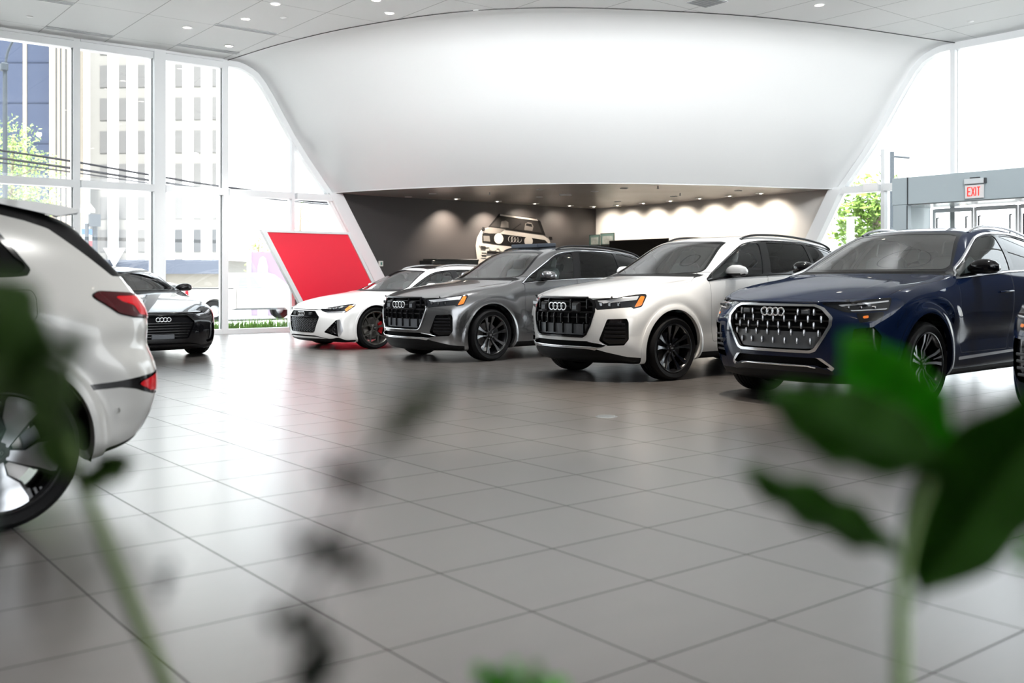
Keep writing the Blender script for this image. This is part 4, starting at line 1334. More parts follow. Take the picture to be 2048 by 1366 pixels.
# ---------------------------------------------------------------- low sports cars (white estate, black electric coupe)
def build_low_car(name, T, pose, label, paint, electric=False, wheel_turn=.2):
    c = Car(name, T, pose, label, paint)
    e = electric
    dr = (lambda p, k: [(x, z - k * max(0, min(1, (x - 2.2) / 1.8)) * (1 if z > 1.15 else 0)) for x, z in p])
    dlo = [(1.63, .962), (1.86, 1.085), (2.22, 1.262), (2.42, 1.325), (2.62, 1.352), (2.9, 1.368), (3.4, 1.362), (3.9, 1.318), (4.32, 1.215), (4.42, 1.12), (4.3, 1.078), (3.4, 1.035), (2.4, 1.005), (1.9, .985)]
    if e: dlo = [(1.63, .962), (1.86, 1.08), (2.2, 1.235), (2.42, 1.285), (2.62, 1.302), (2.9, 1.305), (3.3, 1.275), (3.7, 1.20), (3.95, 1.13), (3.98, 1.09), (3.4, 1.04), (2.4, 1.005), (1.9, .985)]
    wt = 1.345 if e else 1.385
    ws = [(-.4, 1.003), (.42, 1.003), (.66, 1.008), (.71, 1.035), (.50, wt - .045), (.43, wt - .03), (-.4, wt)]
    hood = [(.065, -.3), (.10, .40), (.34, .74), (.55, .85), (.92, .865), (1.40, .866), (1.60, .76), (1.48, .45), (1.40, 0), (1.40, -.3)]
    T['well'] = .375
    base_cuts(c, (0, .0), .392, dlo, ws, hood, .63, under=.18, trim_w=.035)
    c.cut(c_top([(1.22, -.3), (1.22, .82), (1.72, .82), (1.62, .5), (1.50, -.3)], 0, .955), 'black')
    if not e:
        c.cut(c_top([(2.30, -.3), (2.36, .44), (2.5, .485), (4.1, .455), (4.25, .40), (4.25, -.3)], .03, 1.33), 'roofglass')
    lamp = [(.61, .690), (1.378, .776), (1.462, .768), (1.44, .735), (1.267, .640), (.803, .628), (.66, .66)]
    if e: lamp = [(.60, .665), (1.20, .750), (1.24, .73), (1.14, .63), (.83, .592), (.70, .592)]
    c.region(c_corner(lamp, .006, nz=.85), 'lamp', gap=.005, gapname='gap_lamp')
    c.sh.keep_largest(('lamp', 'gap_lamp'))
    gr = [(-.3, .656), (.385, .656), (.505, .560), (.505, .530), (.405, .305), (.37, .288), (-.3, .288)]
    inn = [(-.3, .648), (.378, .648), (.492, .555), (.492, .532), (.396, .315), (.362, .30), (-.3, .30)]
    c.cut(c_front(gr, .015), 'gframe'); c.cut(c_front(inn, .012), 'grille', ('gframe',))
    if e:
        c.cut(c_corner([(.64, .655), (1.19, .735), (1.17, .705), (.72, .635)], 0), 'drl', ('lamp',))
        intake = [(.96, .50), (1.10, .54), (1.14, .50), (1.08, .26), (.95, .225), (.88, .25)]
    else:
        c.cut(c_corner([(1.325, .752), (1.438, .757), (1.275, .652), (1.225, .684)], .004), 'amber', ('lamp',))
        c.cut(c_corner([(.70, .640), (1.26, .656), (1.25, .645), (.81, .633)], 0), 'drl', ('lamp',))
        intake = [(.720, .300), (1.055, .512), (1.135, .522), (1.158, .475), (1.212, .330), (1.115, .222)]
        c.cut(c_front([(-.3, .686), (.40, .682), (.47, .672), (.40, .672), (-.3, .677)], 0), 'black')
    c.cut(c_corner(intake, .008), 'intake')
    if not e:
        c.cut(c_corner([(1.062, .53), (1.16, .53), (1.23, .33), (1.10, .205)], .004), 'blade', ('intake',))
    slot = [(-.3, .243), (.40, .238), (.66, .186), (.44, .213), (-.3, .220)]
    c.cut(c_front(slot, .003), 'slot')
    c.cut(c_corner([(-1, .165), (.45, .16), (1.0, .148), (1.5, .14), (1.5, 0), (-1, 0)], 0, .9, -.1, 2), 'black')
    c.cut(c_low([(.9, .16), (1.5, .20), (3.2, .20), (4.1, .22), (5.1, .30)], (.8, 9)), 'black')
    fd = [(1.60, .985), (1.58, .75), (1.60, .45), (1.66, .30), (2.66, .30), (2.72, .50), (2.74, .75), (2.76, 1.1), (1.62, 1.05)]
    rd = [(2.78, 1.1), (2.76, .75), (2.74, .50), (2.68, .30), (3.28, .30), (3.40, .50), (3.58, .66), (3.66, .85), (3.64, 1.1)]
    c.region(c_side(fd, .02), 'door_f'); c.region(c_side(rd, .02), 'door_r')
    c.cut(c_rcorner([(3.95, .90), (4.20, .93), (5.2, .92), (5.2, .80), (4.20, .80), (3.95, .84)], .02), 'tail')
    c.cut(c_front([(-.3, 1.0), (.52, 1.0), (.46, 1.2), (-.3, 1.24)], .03, 4.1, 9), 'rglass')
    std_parts(c)
    g = c.part('radiator_grille', [(('grille',), 0)], [M['matte'], M['black']], shift=(.035, 0, 0), skirt=(-.035, 1), skirtdir=(1, 0, 0))
    c.part('grille_frame', [(('gframe',), 0)], [M['black']], off=.006, skirt=(.02, 0))
    if not e:
        # rows of wavy mesh
        for z in np.arange(.315, .54, .026):
            hw = .37 + (z - .30) * .47
            n = int(hw * 2 / .021); pts = []
            for k in range(n + 1):
                y = -hw + 2 * hw * k / n
                pts.append((c.fx(y, z) + .010, y, z + .007 * (1 if (k // 2) % 2 else -1) * (1 if k % 2 else 1)))
            mb = MB(); mb.tube(pts, .0042, 4); mb.build('grille_mesh_row', M['dark_alu'], g, smooth=40)
        mb = MB(); mb.tube([(c.fx(y, .553) + .004, y, .553) for y in np.linspace(-.485, .485, 15)], .006, 6, flat=.012); mb.build('grille_bar', M['black'], g, smooth=40)
        for sg in (-1, 1):
            y = sg * .27
            mb = MB(); mb.bbox((c.fx(y, .60) + .012, y, .602), (.03, .11, .055), .008); mb.build('radar_cover', M['satin'], g, smooth=30)
        rw, rz = .245, .605
    else:
        for i, z in enumerate((.335, .375, .415, .455, .495, .535)):
            hw = .36 + (z - .30) * .45
            mb = MB(); mb.tube([(c.fx(y, z) + .012, y, z) for y in np.linspace(-hw, hw, 13)], .005, 6, flat=.011); mb.build('grille_bar', M['black'], g, smooth=40)
        mb = MB(); mb.bbox((c.fx(0, .33) + .02, 0, .335), (.03, .34, .075), .008); mb.build('radar_cover', M['grey'], g, smooth=30)
        rw, rz = .238, .592
    rings_mb(rw, .0082, c.fx(0, rz) - .010, 0, rz).build('emblem', M['chrome'], g, smooth=60)['label'] = 'four interlocked bright rings'
    for mo in (True, False):
        sg = -1 if mo else 1
        L = pbuild(patch(c.sh, [(('lamp',), 0)], False, mirror_only=mo, skirt=(.015, 0), off=-.003), 'headlamp', [M['lens']], c.root)
        pbuild(patch(c.sh, [(('drl',), 0)], False, mirror_only=mo, off=-.001), 'daylight_strip', [M['drl']], L)
        if not e:
            pbuild(patch(c.sh, [(('amber',), 0)], False, mirror_only=mo, off=-.001), 'side_reflector', [M['amber']], L)['label'] = 'amber side reflector'
        for q in range(3):
            t = (.80 if e else .86) + q * .12; x = (t - .40) * .42; y = t - x; z = (.645 if e else .675) + q * .012
            h = c.hit((-2, y, z), (1, 0, 0))[0]
            if h:
                mb = MB(); mb.bbox((h.x + .005, sg * y, z), (.02, .05, .03), .006); mb.build('lamp_module', M['dark_alu'], L, smooth=30)
        q = pbuild(patch(c.sh, [(('intake',), 0)], False, mirror_only=mo, shift=(.04, 0, 0), skirt=(-.04, 0), skirtdir=(1, 0, 0)), 'air_intake', [M['black']], c.root)
        if not e:
            b = pbuild(patch(c.sh, [(('blade',), 0)], False, mirror_only=mo, off=.006, skirt=(.03, 0)), 'intake_blade', [M['alu']], c.root)
            b['label'] = 'satin silver intake blade'
            for z in (.29, .325, .36, .395, .43, .465):
                ya = .60 + (z - .29) * .95; yb = .80 + (z - .29) * .12
                if yb - ya < .03: continue
                n = max(4, int((yb - ya) / .016)); mb = MB()
                mb.tube([(c.fx(ya + (yb - ya) * k / n, z) + .018, sg * (ya + (yb - ya) * k / n), z + .008 * (1 if (k // 2) % 2 else -1)) for k in range(n + 1)], .004, 4)
                mb.build('intake_mesh_row', M['dark_alu'], q, smooth=40)
        else:
            for y in (.70, .77):
                mb = MB(); mb.tube([(c.fx(y + (z - .3) * .10, z) + .012, sg * (y + (z - .3) * .10), z) for z in np.linspace(.27, .49, 6)], .006, 6, flat=.012)
                mb.build('intake_vane', M['black'], q, smooth=40)
    c.part('lower_intake', [(('slot',), 0)], [M['matte']], shift=(.03, 0, 0), skirt=(-.03, 0), skirtdir=(1, 0, 0))
    if not e: c.part('roof_glass', [(('roofglass',), 0)], [M['black']])
    c.cut(c_front([(-.4, 1.018), (.40, 1.018), (.64, 1.022), (.68, 1.045), (.48, wt - .06), (.42, wt - .048), (-.4, wt - .018)], .03, 1.1, 2.7), 'wsg', ('ws',))
    c.part('windscreen_surround', [(('ws',), 0)], [M['black']])
    c.part('windscreen', [(('wsg',), 0)], [M['ws_glass']], off=-.002)
    k = -.055 if e else 0
    windows(c, [('g1', [(1.72, .985), (1.88, 1.075), (2.22, 1.245 + k * .45), (2.42, 1.308 + k * .75), (2.64, 1.333 + k * .9), (2.72, 1.338 + k), (2.70, 1.028), (1.9, 1.0)], .02, M['glass']),
                ('g2', [(2.86, 1.35 + k), (3.4, 1.342 + k * 1.6), (3.52, 1.335 + k * 1.9), (3.56, 1.06), (2.82, 1.033)], .02, M['glass']),
                ('g3', [(3.64, 1.325 + k * 2.2), (3.9, 1.30 + k * 2.6), (4.28, 1.205 + k * 2), (4.37, 1.125), (4.28, 1.095), (3.66, 1.065)], .02, M['privacy'])], M['black'])
    for sg in (1, -1):
        top = dlo[:8]; bot = [(1.64, .955), (1.9, .98), (2.4, 1.0), (3.4, 1.03), (3.9, 1.06)]
        for p2 in (top, bot):
            mb = MB(); mb.tube([(x, sg * (c.sy(x, z) + .002), z) for x, z in spline(p2, 5)], .008, 6)
            c.add(mb, 'window_moulding', M['black'] if not e else M['chrome'], 60)
    for nm in ('door_f', 'door_r'):
        ds = c.pair('door', [((nm,), 0)], [paint], skirt=(.012, 0))
        x0, x1, z = (2.42, 2.64, .84) if nm == 'door_f' else (3.28, 3.50, .86)
        h = handle_mb(c, x0, x1, z, z + .008)
        for d, hm in zip(ds, (mirrored(h), h)): hm.build('door_handle', paint, d, smooth=60)
    side_mirrors(c, 1.88 if e else 2.06, 1.045, .87 if e else .85, M['black'] if e else paint, .88)
    if not e:
        for sg in (1, -1):
            mb = MB(); mb.tube(spline([(x, sg * .53, c.tz(x, .53) + q) for x, q in ((2.45, .0), (2.56, .022), (2.9, .03), (3.5, .03), (4.0, .026), (4.2, .0))], 5), .014, 8, flat=.012)
            c.add(mb, 'roof_rail', M['chrome'], 60)
    c.pair('tail_lamp', [(('tail',), 0)], [M['ruby']], skirt=(.01, 0))
    c.part('rear_window', [(('rglass',), 0)], [M['privacy']], off=-.003)
    interior(c, 2.20, .46, .66, (1.98, .985), rear=3.0)
    wheels(c, .36, .285, .275, 'vee' if not e else 'multi', .835, wheel_turn)
    return c.finish()

# ---------------------------------------------------------------- pearl white electric SUV at the left edge
def build_electric_suv(name, pose, label, paint):
    c = Car(name, Q6, pose, label, paint)
    dlo = [(1.46, 1.12), (1.90, 1.36), (2.25, 1.52), (2.5, 1.575), (2.85, 1.59), (3.3, 1.575), (3.62, 1.52), (3.80, 1.44), (3.93, 1.245), (3.905, 1.215), (3.4, 1.195), (2.6, 1.17), (1.9, 1.14)]
    ws = [(-.4, 1.205), (.40, 1.205), (.67, 1.21), (.72, 1.235), (.56, 1.575), (.49, 1.59), (-.4, 1.61)]
    hood = [(.06, -.3), (.085, .40), (.28, .68), (.45, .80), (.90, .842), (1.30, .845), (1.50, .74), (1.36, .45), (1.28, 0), (1.28, -.3)]
    base_cuts(c, (0, .015), .435, dlo, ws, hood, .88, trim_w=.062)
    c.cut(c_top([(1.1, -.3), (1.1, .80), (1.6, .80), (1.5, .5), (1.38, -.3)], 0, 1.15), 'black')
    gr = [(-.3, .90), (.42, .90), (.52, .82), (.50, .62), (.40, .46), (-.3, .46)]
    c.cut(c_front(gr, .03), 'grille')
    c.region(c_corner([(.66, .70), (1.0, .72), (1.2, .68), (1.15, .60), (.72, .58)], .01), 'lamp', gap=.005)
    c.cut(c_corner([(.62, .90), (1.30, .955), (1.28, .925), (.66, .88)], .006, nz=.8), 'drl')
    c.cut(c_corner([(-1, .36), (.6, .36), (1.2, .30), (1.5, .28), (1.5, 0), (-1, 0)], 0, .9, -.1, 2), 'black')
    c.cut(c_low([(.8, .27), (1.4, .36), (3.2, .36), (3.7, .32)], (.7, 3.72)), 'black')
    fd = [(1.50, 1.13), (1.48, .9), (1.52, .60), (1.56, .45), (2.50, .45), (2.56, .60), (2.58, .9), (2.60, 1.25), (1.5, 1.2)]
    rd = [(2.62, 1.25), (2.60, .9), (2.58, .60), (2.54, .45), (3.20, .45), (3.30, .62), (3.48, .80), (3.56, 1.0), (3.54, 1.25)]
    c.region(c_side(fd, .02), 'door_f'); c.region(c_side(rd, .02), 'door_r')
    c.region(c_side([(3.70, 1.15), (3.92, 1.15), (3.935, 1.11), (3.935, 1.02), (3.91, .99), (3.70, .99)], .03), 'flap', gap=.0025)
    # rear: tail lamp (along x - y), bumper band, lower diffuser
    tl = [(3.345, 1.114), (3.42, 1.135), (3.72, 1.123), (3.95, 1.10), (4.8, 1.06), (4.8, 1.00), (3.95, .985), (3.74, .998), (3.63, 1.003), (3.50, 1.025)]
    c.region(c_rcorner(tl, .008), 'tail', gap=.006)
    c.cut(c_rcorner([(3.52, 1.105), (3.72, 1.108), (3.95, 1.085), (4.8, 1.05), (4.8, 1.01), (3.9, 1.0), (3.70, 1.01), (3.66, 1.06), (3.56, 1.08)], .005), 'red', ('tail',))
    band = [(3.255, .668), (3.42, .676), (3.72, .700), (3.95, .715), (5.2, .715), (5.2, .585), (3.88, .585), (3.74, .592), (3.66, .606), (3.57, .628), (3.46, .643), (3.255, .640)]
    c.cut(c_rcorner(band, .006), 'band')
    c.cut(c_rcorner([(3.60, .655), (3.78, .692), (4.0, .70), (4.0, .60), (3.82, .606), (3.72, .612)], .008), 'redlow', ('band',))
    c.cut(c_rcorner([(3.56, .12), (3.70, .34), (3.77, .40), (3.80, .50), (3.95, .52), (5.2, .50), (5.2, .1)], .01), 'black')
    # dark strip beside the rear screen
    c.cut(c_side([(3.72, 1.80), (4.9, 1.80), (4.9, 1.20), (4.345, 1.215), (4.19, 1.345), (4.05, 1.46), (3.94, 1.497), (3.84, 1.520), (3.72, 1.545)], .008, .3), 'black')
    c.cut(c_front([(-.3, 1.16), (.62, 1.16), (.52, 1.47), (-.3, 1.50)], .03, 4.2, 9), 'rglass', ('body', 'black'))
    std_parts(c)
    c.part('front_grille', [(('grille',), 0)], [M['black']], off=.004)
    c.pair('headlamp', [(('lamp',), 0)], [M['lens']], skirt=(.015, 0))
    c.pair('daylight_strip', [(('drl',), 0)], [M['drl']])
    for mo in (True, False):
        L = pbuild(patch(c.sh, [(('tail',), 0)], False, mirror_only=mo, off=.008, skirt=(.02, 0)), 'tail_lamp', [M['ruby_dark']], c.root)
        pbuild(patch(c.sh, [(('red',), 0)], False, mirror_only=mo, off=.010), 'red_segment', [M['ruby']], L)
        B = pbuild(patch(c.sh, [(('band',), 0)], False, mirror_only=mo, off=-.006, skirt=(-.006, 0)), 'bumper_band', [M['black']], c.root)
        pbuild(patch(c.sh, [(('redlow',), 0)], False, mirror_only=mo, off=.002), 'fog_lamp', [M['ruby']], B)
    c.pair('charging_flap', [(('flap',), 0)], [paint])
    # roof spoiler
    mb = MB(); ys = np.linspace(-1, 1, 13); vs = []
    prof = ((3.66, .003), (3.88, .016), (4.05, .026), (4.18, .030), (4.27, .030), (4.272, .012), (4.15, -.030))
    for t in ys:
        y = t * .60
        for q, (x, dz) in enumerate(prof):
            xx = x - .10 * t * t * (x - 3.7)
            yy = min(abs(y), .50)
            z0 = c.tz(3.70, yy); z = z0 - (xx - 3.70) * .115 - .16 * max(0, xx - 3.95) ** 2 + dz
            vs.append((xx, y, z))
    n = len(prof); fs = []
    for i in range(len(ys) - 1):
        for k in range(n - 1):
            fs.append((i * n + k, (i + 1) * n + k, (i + 1) * n + k + 1, i * n + k + 1))
    fs.append(tuple(range(n))); fs.append(tuple((len(ys) - 1) * n + k for k in range(n))[::-1])
    mb.add(vs, fs)
    for i, f in enumerate(mb.f):
        if i < (len(ys) - 1) * (n - 1) and i % (n - 1) == 5: mb.m[i] = 1
    c.add(mb, 'roof_spoiler', [paint, M['black']], 35)
    c.cut(c_front([(-.4, 1.22), (.39, 1.22), (.64, 1.225), (.68, 1.24), (.53, 1.555), (.48, 1.57), (-.4, 1.59)], .03, 1.0, 2.7), 'wsg', ('ws',))
    c.part('windscreen_surround', [(('ws',), 0)], [M['black']])
    c.part('windscreen', [(('wsg',), 0)], [M['ws_glass']], off=-.002)
    windows(c, [('g1', [(1.56, 1.145), (1.94, 1.355), (2.27, 1.505), (2.5, 1.555), (2.62, 1.567), (2.56, 1.185), (1.9, 1.155)], .02, M['privacy']),
                ('g2', [(2.74, 1.57), (2.9, 1.57), (3.34, 1.555), (3.46, 1.215), (2.68, 1.19)], .02, M['privacy']),
                ('g3', [(3.42, 1.545), (3.60, 1.50), (3.775, 1.425), (3.90, 1.25), (3.88, 1.235), (3.54, 1.22)], .03, M['privacy'])], M['black'])
    for nm in ('door_f', 'door_r'):
        ds = c.pair('door', [((nm,), 0)], [paint], skirt=(.012, 0))
        x0, x1, z = (2.20, 2.44, 1.0) if nm == 'door_f' else (3.16, 3.40, 1.03)
        h = handle_mb(c, x0, x1, z, z + .008)
        for d, hm in zip(ds, (mirrored(h), h)): hm.build('door_handle', paint, d, smooth=60)
    side_mirrors(c, 1.68, 1.20, .88, paint)
    mb = MB(); h = c.hit((4.36, -3, .50), (0, 1, 0))[0]
    h = Vector((4.33, -c.sy(4.33, .525), .525))
    mb.lathe([(.001, -.004), (.010, -.004), (.012, 0), (.012, .004)], h, (0, -1, 0), 16)
    mb.lathe([(.012, -.003), (.016, .001), (.016, .003)], h, (0, -1, 0), 16)
    c.add(mb, 'parking_sensor', paint, 40)
    interior(c, 2.15, .66, .66, (1.90, 1.17), rear=2.95)
    wheels(c, .37, .285, .27, 'aero', .825, .55)
    return c.finish()
# ================================================================ the showroom
VF, UF, ZC, ZS = 21.1, 19.65, 6.0, 3.22       # left facade plane, right facade plane, ceiling, soffit of the alcove

def floor_mat():
    m, nt, b = _nt('floor_tiles')
    N = nt.nodes; L = nt.links
    tc = N.new('ShaderNodeTexCoord'); sp = N.new('ShaderNodeSeparateXYZ'); L.new(tc.outputs['Object'], sp.inputs[0])
    def mth(op, a, b2=None):
        n = N.new('ShaderNodeMath'); n.operation = op
        for i, v in enumerate((a, b2)):
            if v is None: continue
            if isinstance(v, (int, float)): n.inputs[i].default_value = v
            else: L.new(v, n.inputs[i])
        return n.outputs[0]
    u = mth('DIVIDE', mth('SUBTRACT', sp.outputs[0], 1.677), .6036)
    v = mth('DIVIDE', mth('SUBTRACT', sp.outputs[1], 6.352), .5944)
    def edge(t):                      # distance to the nearest joint, in tiles
        f = mth('FRACT', t); return mth('MINIMUM', f, mth('SUBTRACT', 1., f))
    d = mth('MINIMUM', edge(u), edge(v))
    g = mth('LESS_THAN', d, .0054)
    cell = N.new('ShaderNodeCombineXYZ'); L.new(mth('FLOOR', u), cell.inputs[0]); L.new(mth('FLOOR', v), cell.inputs[1])
    wn = N.new('ShaderNodeTexWhiteNoise'); L.new(cell.outputs[0], wn.inputs['Vector'])
    ns = N.new('ShaderNodeTexNoise'); ns.inputs['Scale'].default_value = 2.2; ns.inputs['Detail'].default_value = 3; ns.inputs['Roughness'].default_value = .5
    mp = N.new('ShaderNodeMapping'); mp.inputs['Scale'].default_value = (1., 3.5, 1.); L.new(tc.outputs['Object'], mp.inputs[0]); L.new(mp.outputs[0], ns.inputs['Vector'])
    k = mth('ADD', mth('MULTIPLY', wn.outputs['Value'], .35), mth('MULTIPLY', ns.outputs['Fac'], .9))
    cr = N.new('ShaderNodeValToRGB'); L.new(k, cr.inputs[0])
    cr.color_ramp.elements[0].position = .25; cr.color_ramp.elements[0].color = (.068, .061, .056, 1)
    cr.color_ramp.elements[1].position = .95; cr.color_ramp.elements[1].color = (.090, .081, .0745, 1)
    mx = N.new('ShaderNodeMix'); mx.data_type = 'RGBA'; L.new(g, mx.inputs[0]); L.new(cr.outputs[0], mx.inputs[6]); mx.inputs[7].default_value = (.010, .009, .0085, 1)
    L.new(mx.outputs[2], b.inputs['Base Color'])
    rr = mth('ADD', mth('MULTIPLY', ns.outputs['Fac'], .03), .32)
    L.new(mth('ADD', rr, mth('MULTIPLY', g, .4)), b.inputs['Roughness'])
    L.new(mth('ADD', mth('MULTIPLY', mth('SUBTRACT', 1., g), .8), .2), b.inputs['Specular IOR Level']); L.new(mth('MULTIPLY', mth('SUBTRACT', 1., g), .7), b.inputs['Coat Weight']); b.inputs['Coat Roughness'].default_value = .24
    bp = N.new('ShaderNodeBump'); bp.inputs['Strength'].default_value = .25; bp.inputs['Distance'].default_value = .004
    L.new(mth('MULTIPLY', g, -1.), bp.inputs['Height']); L.new(bp.outputs[0], b.inputs['Normal'])
    return m

def ceiling_mat():
    """white panels with hairline joints"""
    m, nt, b = _nt('ceiling_panels')
    N = nt.nodes; L = nt.links
    tc = N.new('ShaderNodeTexCoord'); sp = N.new('ShaderNodeSeparateXYZ'); L.new(tc.outputs['Object'], sp.inputs[0])
    def mth(op, a, b2=None):
        n = N.new('ShaderNodeMath'); n.operation = op
        for i, v in enumerate((a, b2)):
            if v is None: continue
            if isinstance(v, (int, float)): n.inputs[i].default_value = v
            else: L.new(v, n.inputs[i])
        return n.outputs[0]
    def line(t, off, pitch, w):
        f = mth('FRACT', mth('DIVIDE', mth('SUBTRACT', t, off), pitch)); return mth('LESS_THAN', mth('MULTIPLY', mth('MINIMUM', f, mth('SUBTRACT', 1., f)), pitch), w)
    g = mth('MAXIMUM', line(sp.outputs[0], 4.74, 1.245, .008), line(sp.outputs[1], 20.40, 2.1, .006))
    mx = N.new('ShaderNodeMix'); mx.data_type = 'RGBA'; L.new(g, mx.inputs[0]); mx.inputs[6].default_value = (.90, .91, .91, 1); mx.inputs[7].default_value = (.45, .46, .46, 1)
    L.new(mx.outputs[2], b.inputs['Base Color']); b.inputs['Roughness'].default_value = .7
    return m

def wall_mat(name, col, rough, sc, amt):
    return mat(name, col, rough, noise=(sc, amt))

def struct(mb, name, m, smooth=None, parent=None, label=None):
    o = mb.build(name, m, parent, smooth=smooth)
    if parent is None: o['kind'] = 'structure'
    if label: o['label'] = label
    return o

PROF = [(6.0, 0), (5.985, .10), (5.93, .19), (5.80, .275), (5.60, .345), (5.30, .425), (4.95, .51), (4.45, .63), (3.85, .80), (3.22, 1.0)]
TOPARC = [(8.60, 21.1), (8.86, 18.9), (9.33, 16.87), (10.22, 14.81), (11.42, 13.45), (12.93, 12.47), (14.66, 11.63), (16.73, 10.98), (19.65, 10.35)]
LOWARC = [(11.15, 21.1), (11.35, 20.3), (11.95, 18.9), (13.02, 17.0), (14.48, 15.42), (16.39, 14.35), (18.13, 13.72), (18.9, 13.42), (19.65, 13.10)]

def resample(P, n):
    P = np.array(spline(P, 12)); d = np.r_[0, np.cumsum(np.linalg.norm(np.diff(P, axis=0), axis=1))]
    t = np.linspace(0, d[-1], n)
    return np.stack([np.interp(t, d, P[:, k]) for k in range(P.shape[1])], 1)

def slope_u(z):            # glass edge of the left facade, inner side of the slanting frame
    b = np.interp(z, [p[0] for p in PROF[::-1]], [p[1] for p in PROF[::-1]])
    return 8.60 + 2.55 * b if z >= 3.22 else 11.15 + (3.22 - z) * .585
def slope_v(z):
    b = np.interp(z, [p[0] for p in PROF[::-1]], [p[1] for p in PROF[::-1]])
    return 10.40 + 2.70 * b if z >= 3.22 else 13.10 + (3.22 - z) * .56

def build_room():
    white = mat('wall_white', (.88, .89, .89), .55)
    frame = mat('white_frame', (.82, .84, .85), .35)
    dark = mat('charcoal_wall', (.040, .035, .034), .45, noise=(60, .25))
    cream = mat('light_wall', (.62, .60, .57), .6)
    soff = mat('soffit_paint', (.52, .485, .45), .22, noise=(1.2, .12))
    glass = glass_mat('window_glass', (.97, .985, .98), 1.45)
    gasket = mat('black_gasket', (.03, .03, .03), .5)
    U0, V0 = -10., -7.
    struct(MB().box(((U0 + UF) / 2, (V0 + VF) / 2, -.1), (UF - U0 + .4, VF - V0 + .4, .2)), 'floor', floor_mat())
    struct(MB().box(((U0 + UF) / 2, (V0 + VF) / 2, ZC + .15), (UF - U0 + .6, VF - V0 + .6, .3)), 'ceiling', ceiling_mat())
    # the convex leaning bulkhead over the alcove
    n = 64; A = resample(TOPARC, n); B = resample(LOWARC, n)
    pr = np.array(spline(PROF, 5)); mb = MB(); vs = []
    for i in range(n):
        for z, b in pr:
            p = A[i] * (1 - b) + B[i] * b
            vs.append((p[0], min(p[1], VF), z))
    K = len(pr)
    fs = [(i * K + k, i * K + k + 1, (i + 1) * K + k + 1, (i + 1) * K + k) for i in range(n - 1) for k in range(K - 1)]
    mb.add(vs, fs)
    struct(mb, 'wall_bulkhead', white, 60)
    mb = MB().tube([(p[0] - .006, min(p[1], VF - .05) - .006, ZC - .006) for p in A], .009, 6)
    struct(mb, 'trim_1', gasket, 60)
    # alcove soffit
    mb = MB(); poly = [(p[0], min(p[1], VF)) for p in B] + [(UF, VF)]
    vs = [(x, y, ZS) for x, y in poly] + [(x, y, ZS + .02) for x, y in poly]; m = len(poly)
    mb.add(vs, [tuple(range(m)), tuple(range(m, 2 * m))[::-1]])
    struct(mb, 'ceiling_alcove', soff)
    struct(MB().tube([(p[0], min(p[1], VF - .03), ZS + .004) for p in B], .012, 6), 'trim_2', white, 60)
    # dark wall and light wall, both cut along the slanting line
    su = lambda z: 11.20 + (3.22 - z) * .585
    sv = lambda z: 13.10 + (3.22 - z) * .56
    struct(MB().prism([(su(3.24), 3.24), (su(0), 0), (UF + .2, 0), (UF + .2, 3.24)], VF, VF + .2, 'xz'), 'wall_dark', dark)
    struct(MB().prism([(sv(3.24), 3.24), (sv(0), 0), (VF, 0), (VF, 3.24)], UF, UF + .2, 'yz'), 'wall_light', cream)
    # closing walls behind the bulkhead above the alcove (outside face)
    struct(MB().prism([(slope_u(z) + .1, z) for z in (3.24, 3.85, 4.45, 4.95, 5.3, 5.6, 5.8, 5.93, 6.0)] + [(UF + .2, 6.0), (UF + .2, 3.24)], VF + .02, VF + .2, 'xz'), 'wall_upper_left', white)
    struct(MB().prism([(slope_v(z) + .1, z) for z in (3.24, 3.85, 4.45, 4.95, 5.3, 5.6, 5.8, 5.93, 6.0)] + [(VF, 6.0), (VF, 3.24)], UF + .02, UF + .2, 'yz'), 'wall_upper_right', white)
    # slanting white frames
    zs = [6.0, 5.985, 5.95, 5.88, 5.80, 5.70, 5.60, 5.45, 5.3, 5.0, 4.5, 4.0, 3.5, 3.22, 2.0, 1.0, 0.]
    def slant(f, w, plane):
        P = [(f(z), z) for z in zs]; out = []
        for i, p in enumerate(P):
            a = P[max(i - 1, 0)]; b = P[min(i + 1, len(P) - 1)]
            t = np.array(b) - np.array(a); t = t / np.linalg.norm(t); nrm = np.array([t[1], -t[0]])
            out.append(tuple(np.array(p) + nrm * w))
        return P, out
    def slant_band(f, w, d0, d1, plane, name, m, shift=0.):
        P, Q = slant(f, w, plane)
        mb = MB(); vs = []
        for (a, b) in zip(P, Q):
            for (q, zz) in (a, b):
                zz = max(0., min(ZC, zz))
                for d in (d0, d1): vs.append((q + shift, d, zz) if plane == 'xz' else (d, q + shift, zz))
        fs = []
        for i in range(len(P) - 1):
            a, b = i * 4, i * 4 + 4
            fs += [(a, b, b + 2, a + 2), (a + 1, a + 3, b + 3, b + 1), (a, a + 1, b + 1, b), (a + 2, b + 2, b + 3, a + 3)]
        return struct(mb.add(vs, fs), name, m, None)
    slant_band(slope_u, .13, VF - .10, VF + .12, 'xz', 'trim_3', frame)
    slant_band(slope_v, .13, UF - .10, UF + .12, 'yz', 'trim_4', frame)
    P = [(su(z), z) for z in (3.22, 0)]
    struct(MB().prism([(11.02, 3.21), (11.36, 3.21), (su(0) + .16, 0), (su(0) - .18, 0)], VF - .19, VF + .02, 'xz'), 'trim_5', frame)
    struct(MB().prism([(12.93, 3.21), (13.26, 3.21), (sv(0) + .16, 0), (sv(0) - .18, 0)], UF - .185, UF + .02, 'yz'), 'trim_6', frame)
    # ---- left curtain wall: one window unit per bay
    bays = [(-10, -7.9), (-7.9, -4.75), (-4.75, -1.05), (-1.05, .55), (.55, 2.2), (2.2, 3.8), (3.8, 5.465), (5.465, 7.10), (7.10, 8.545), (8.545, 10.15), (10.15, 13.0)]
    k = 0
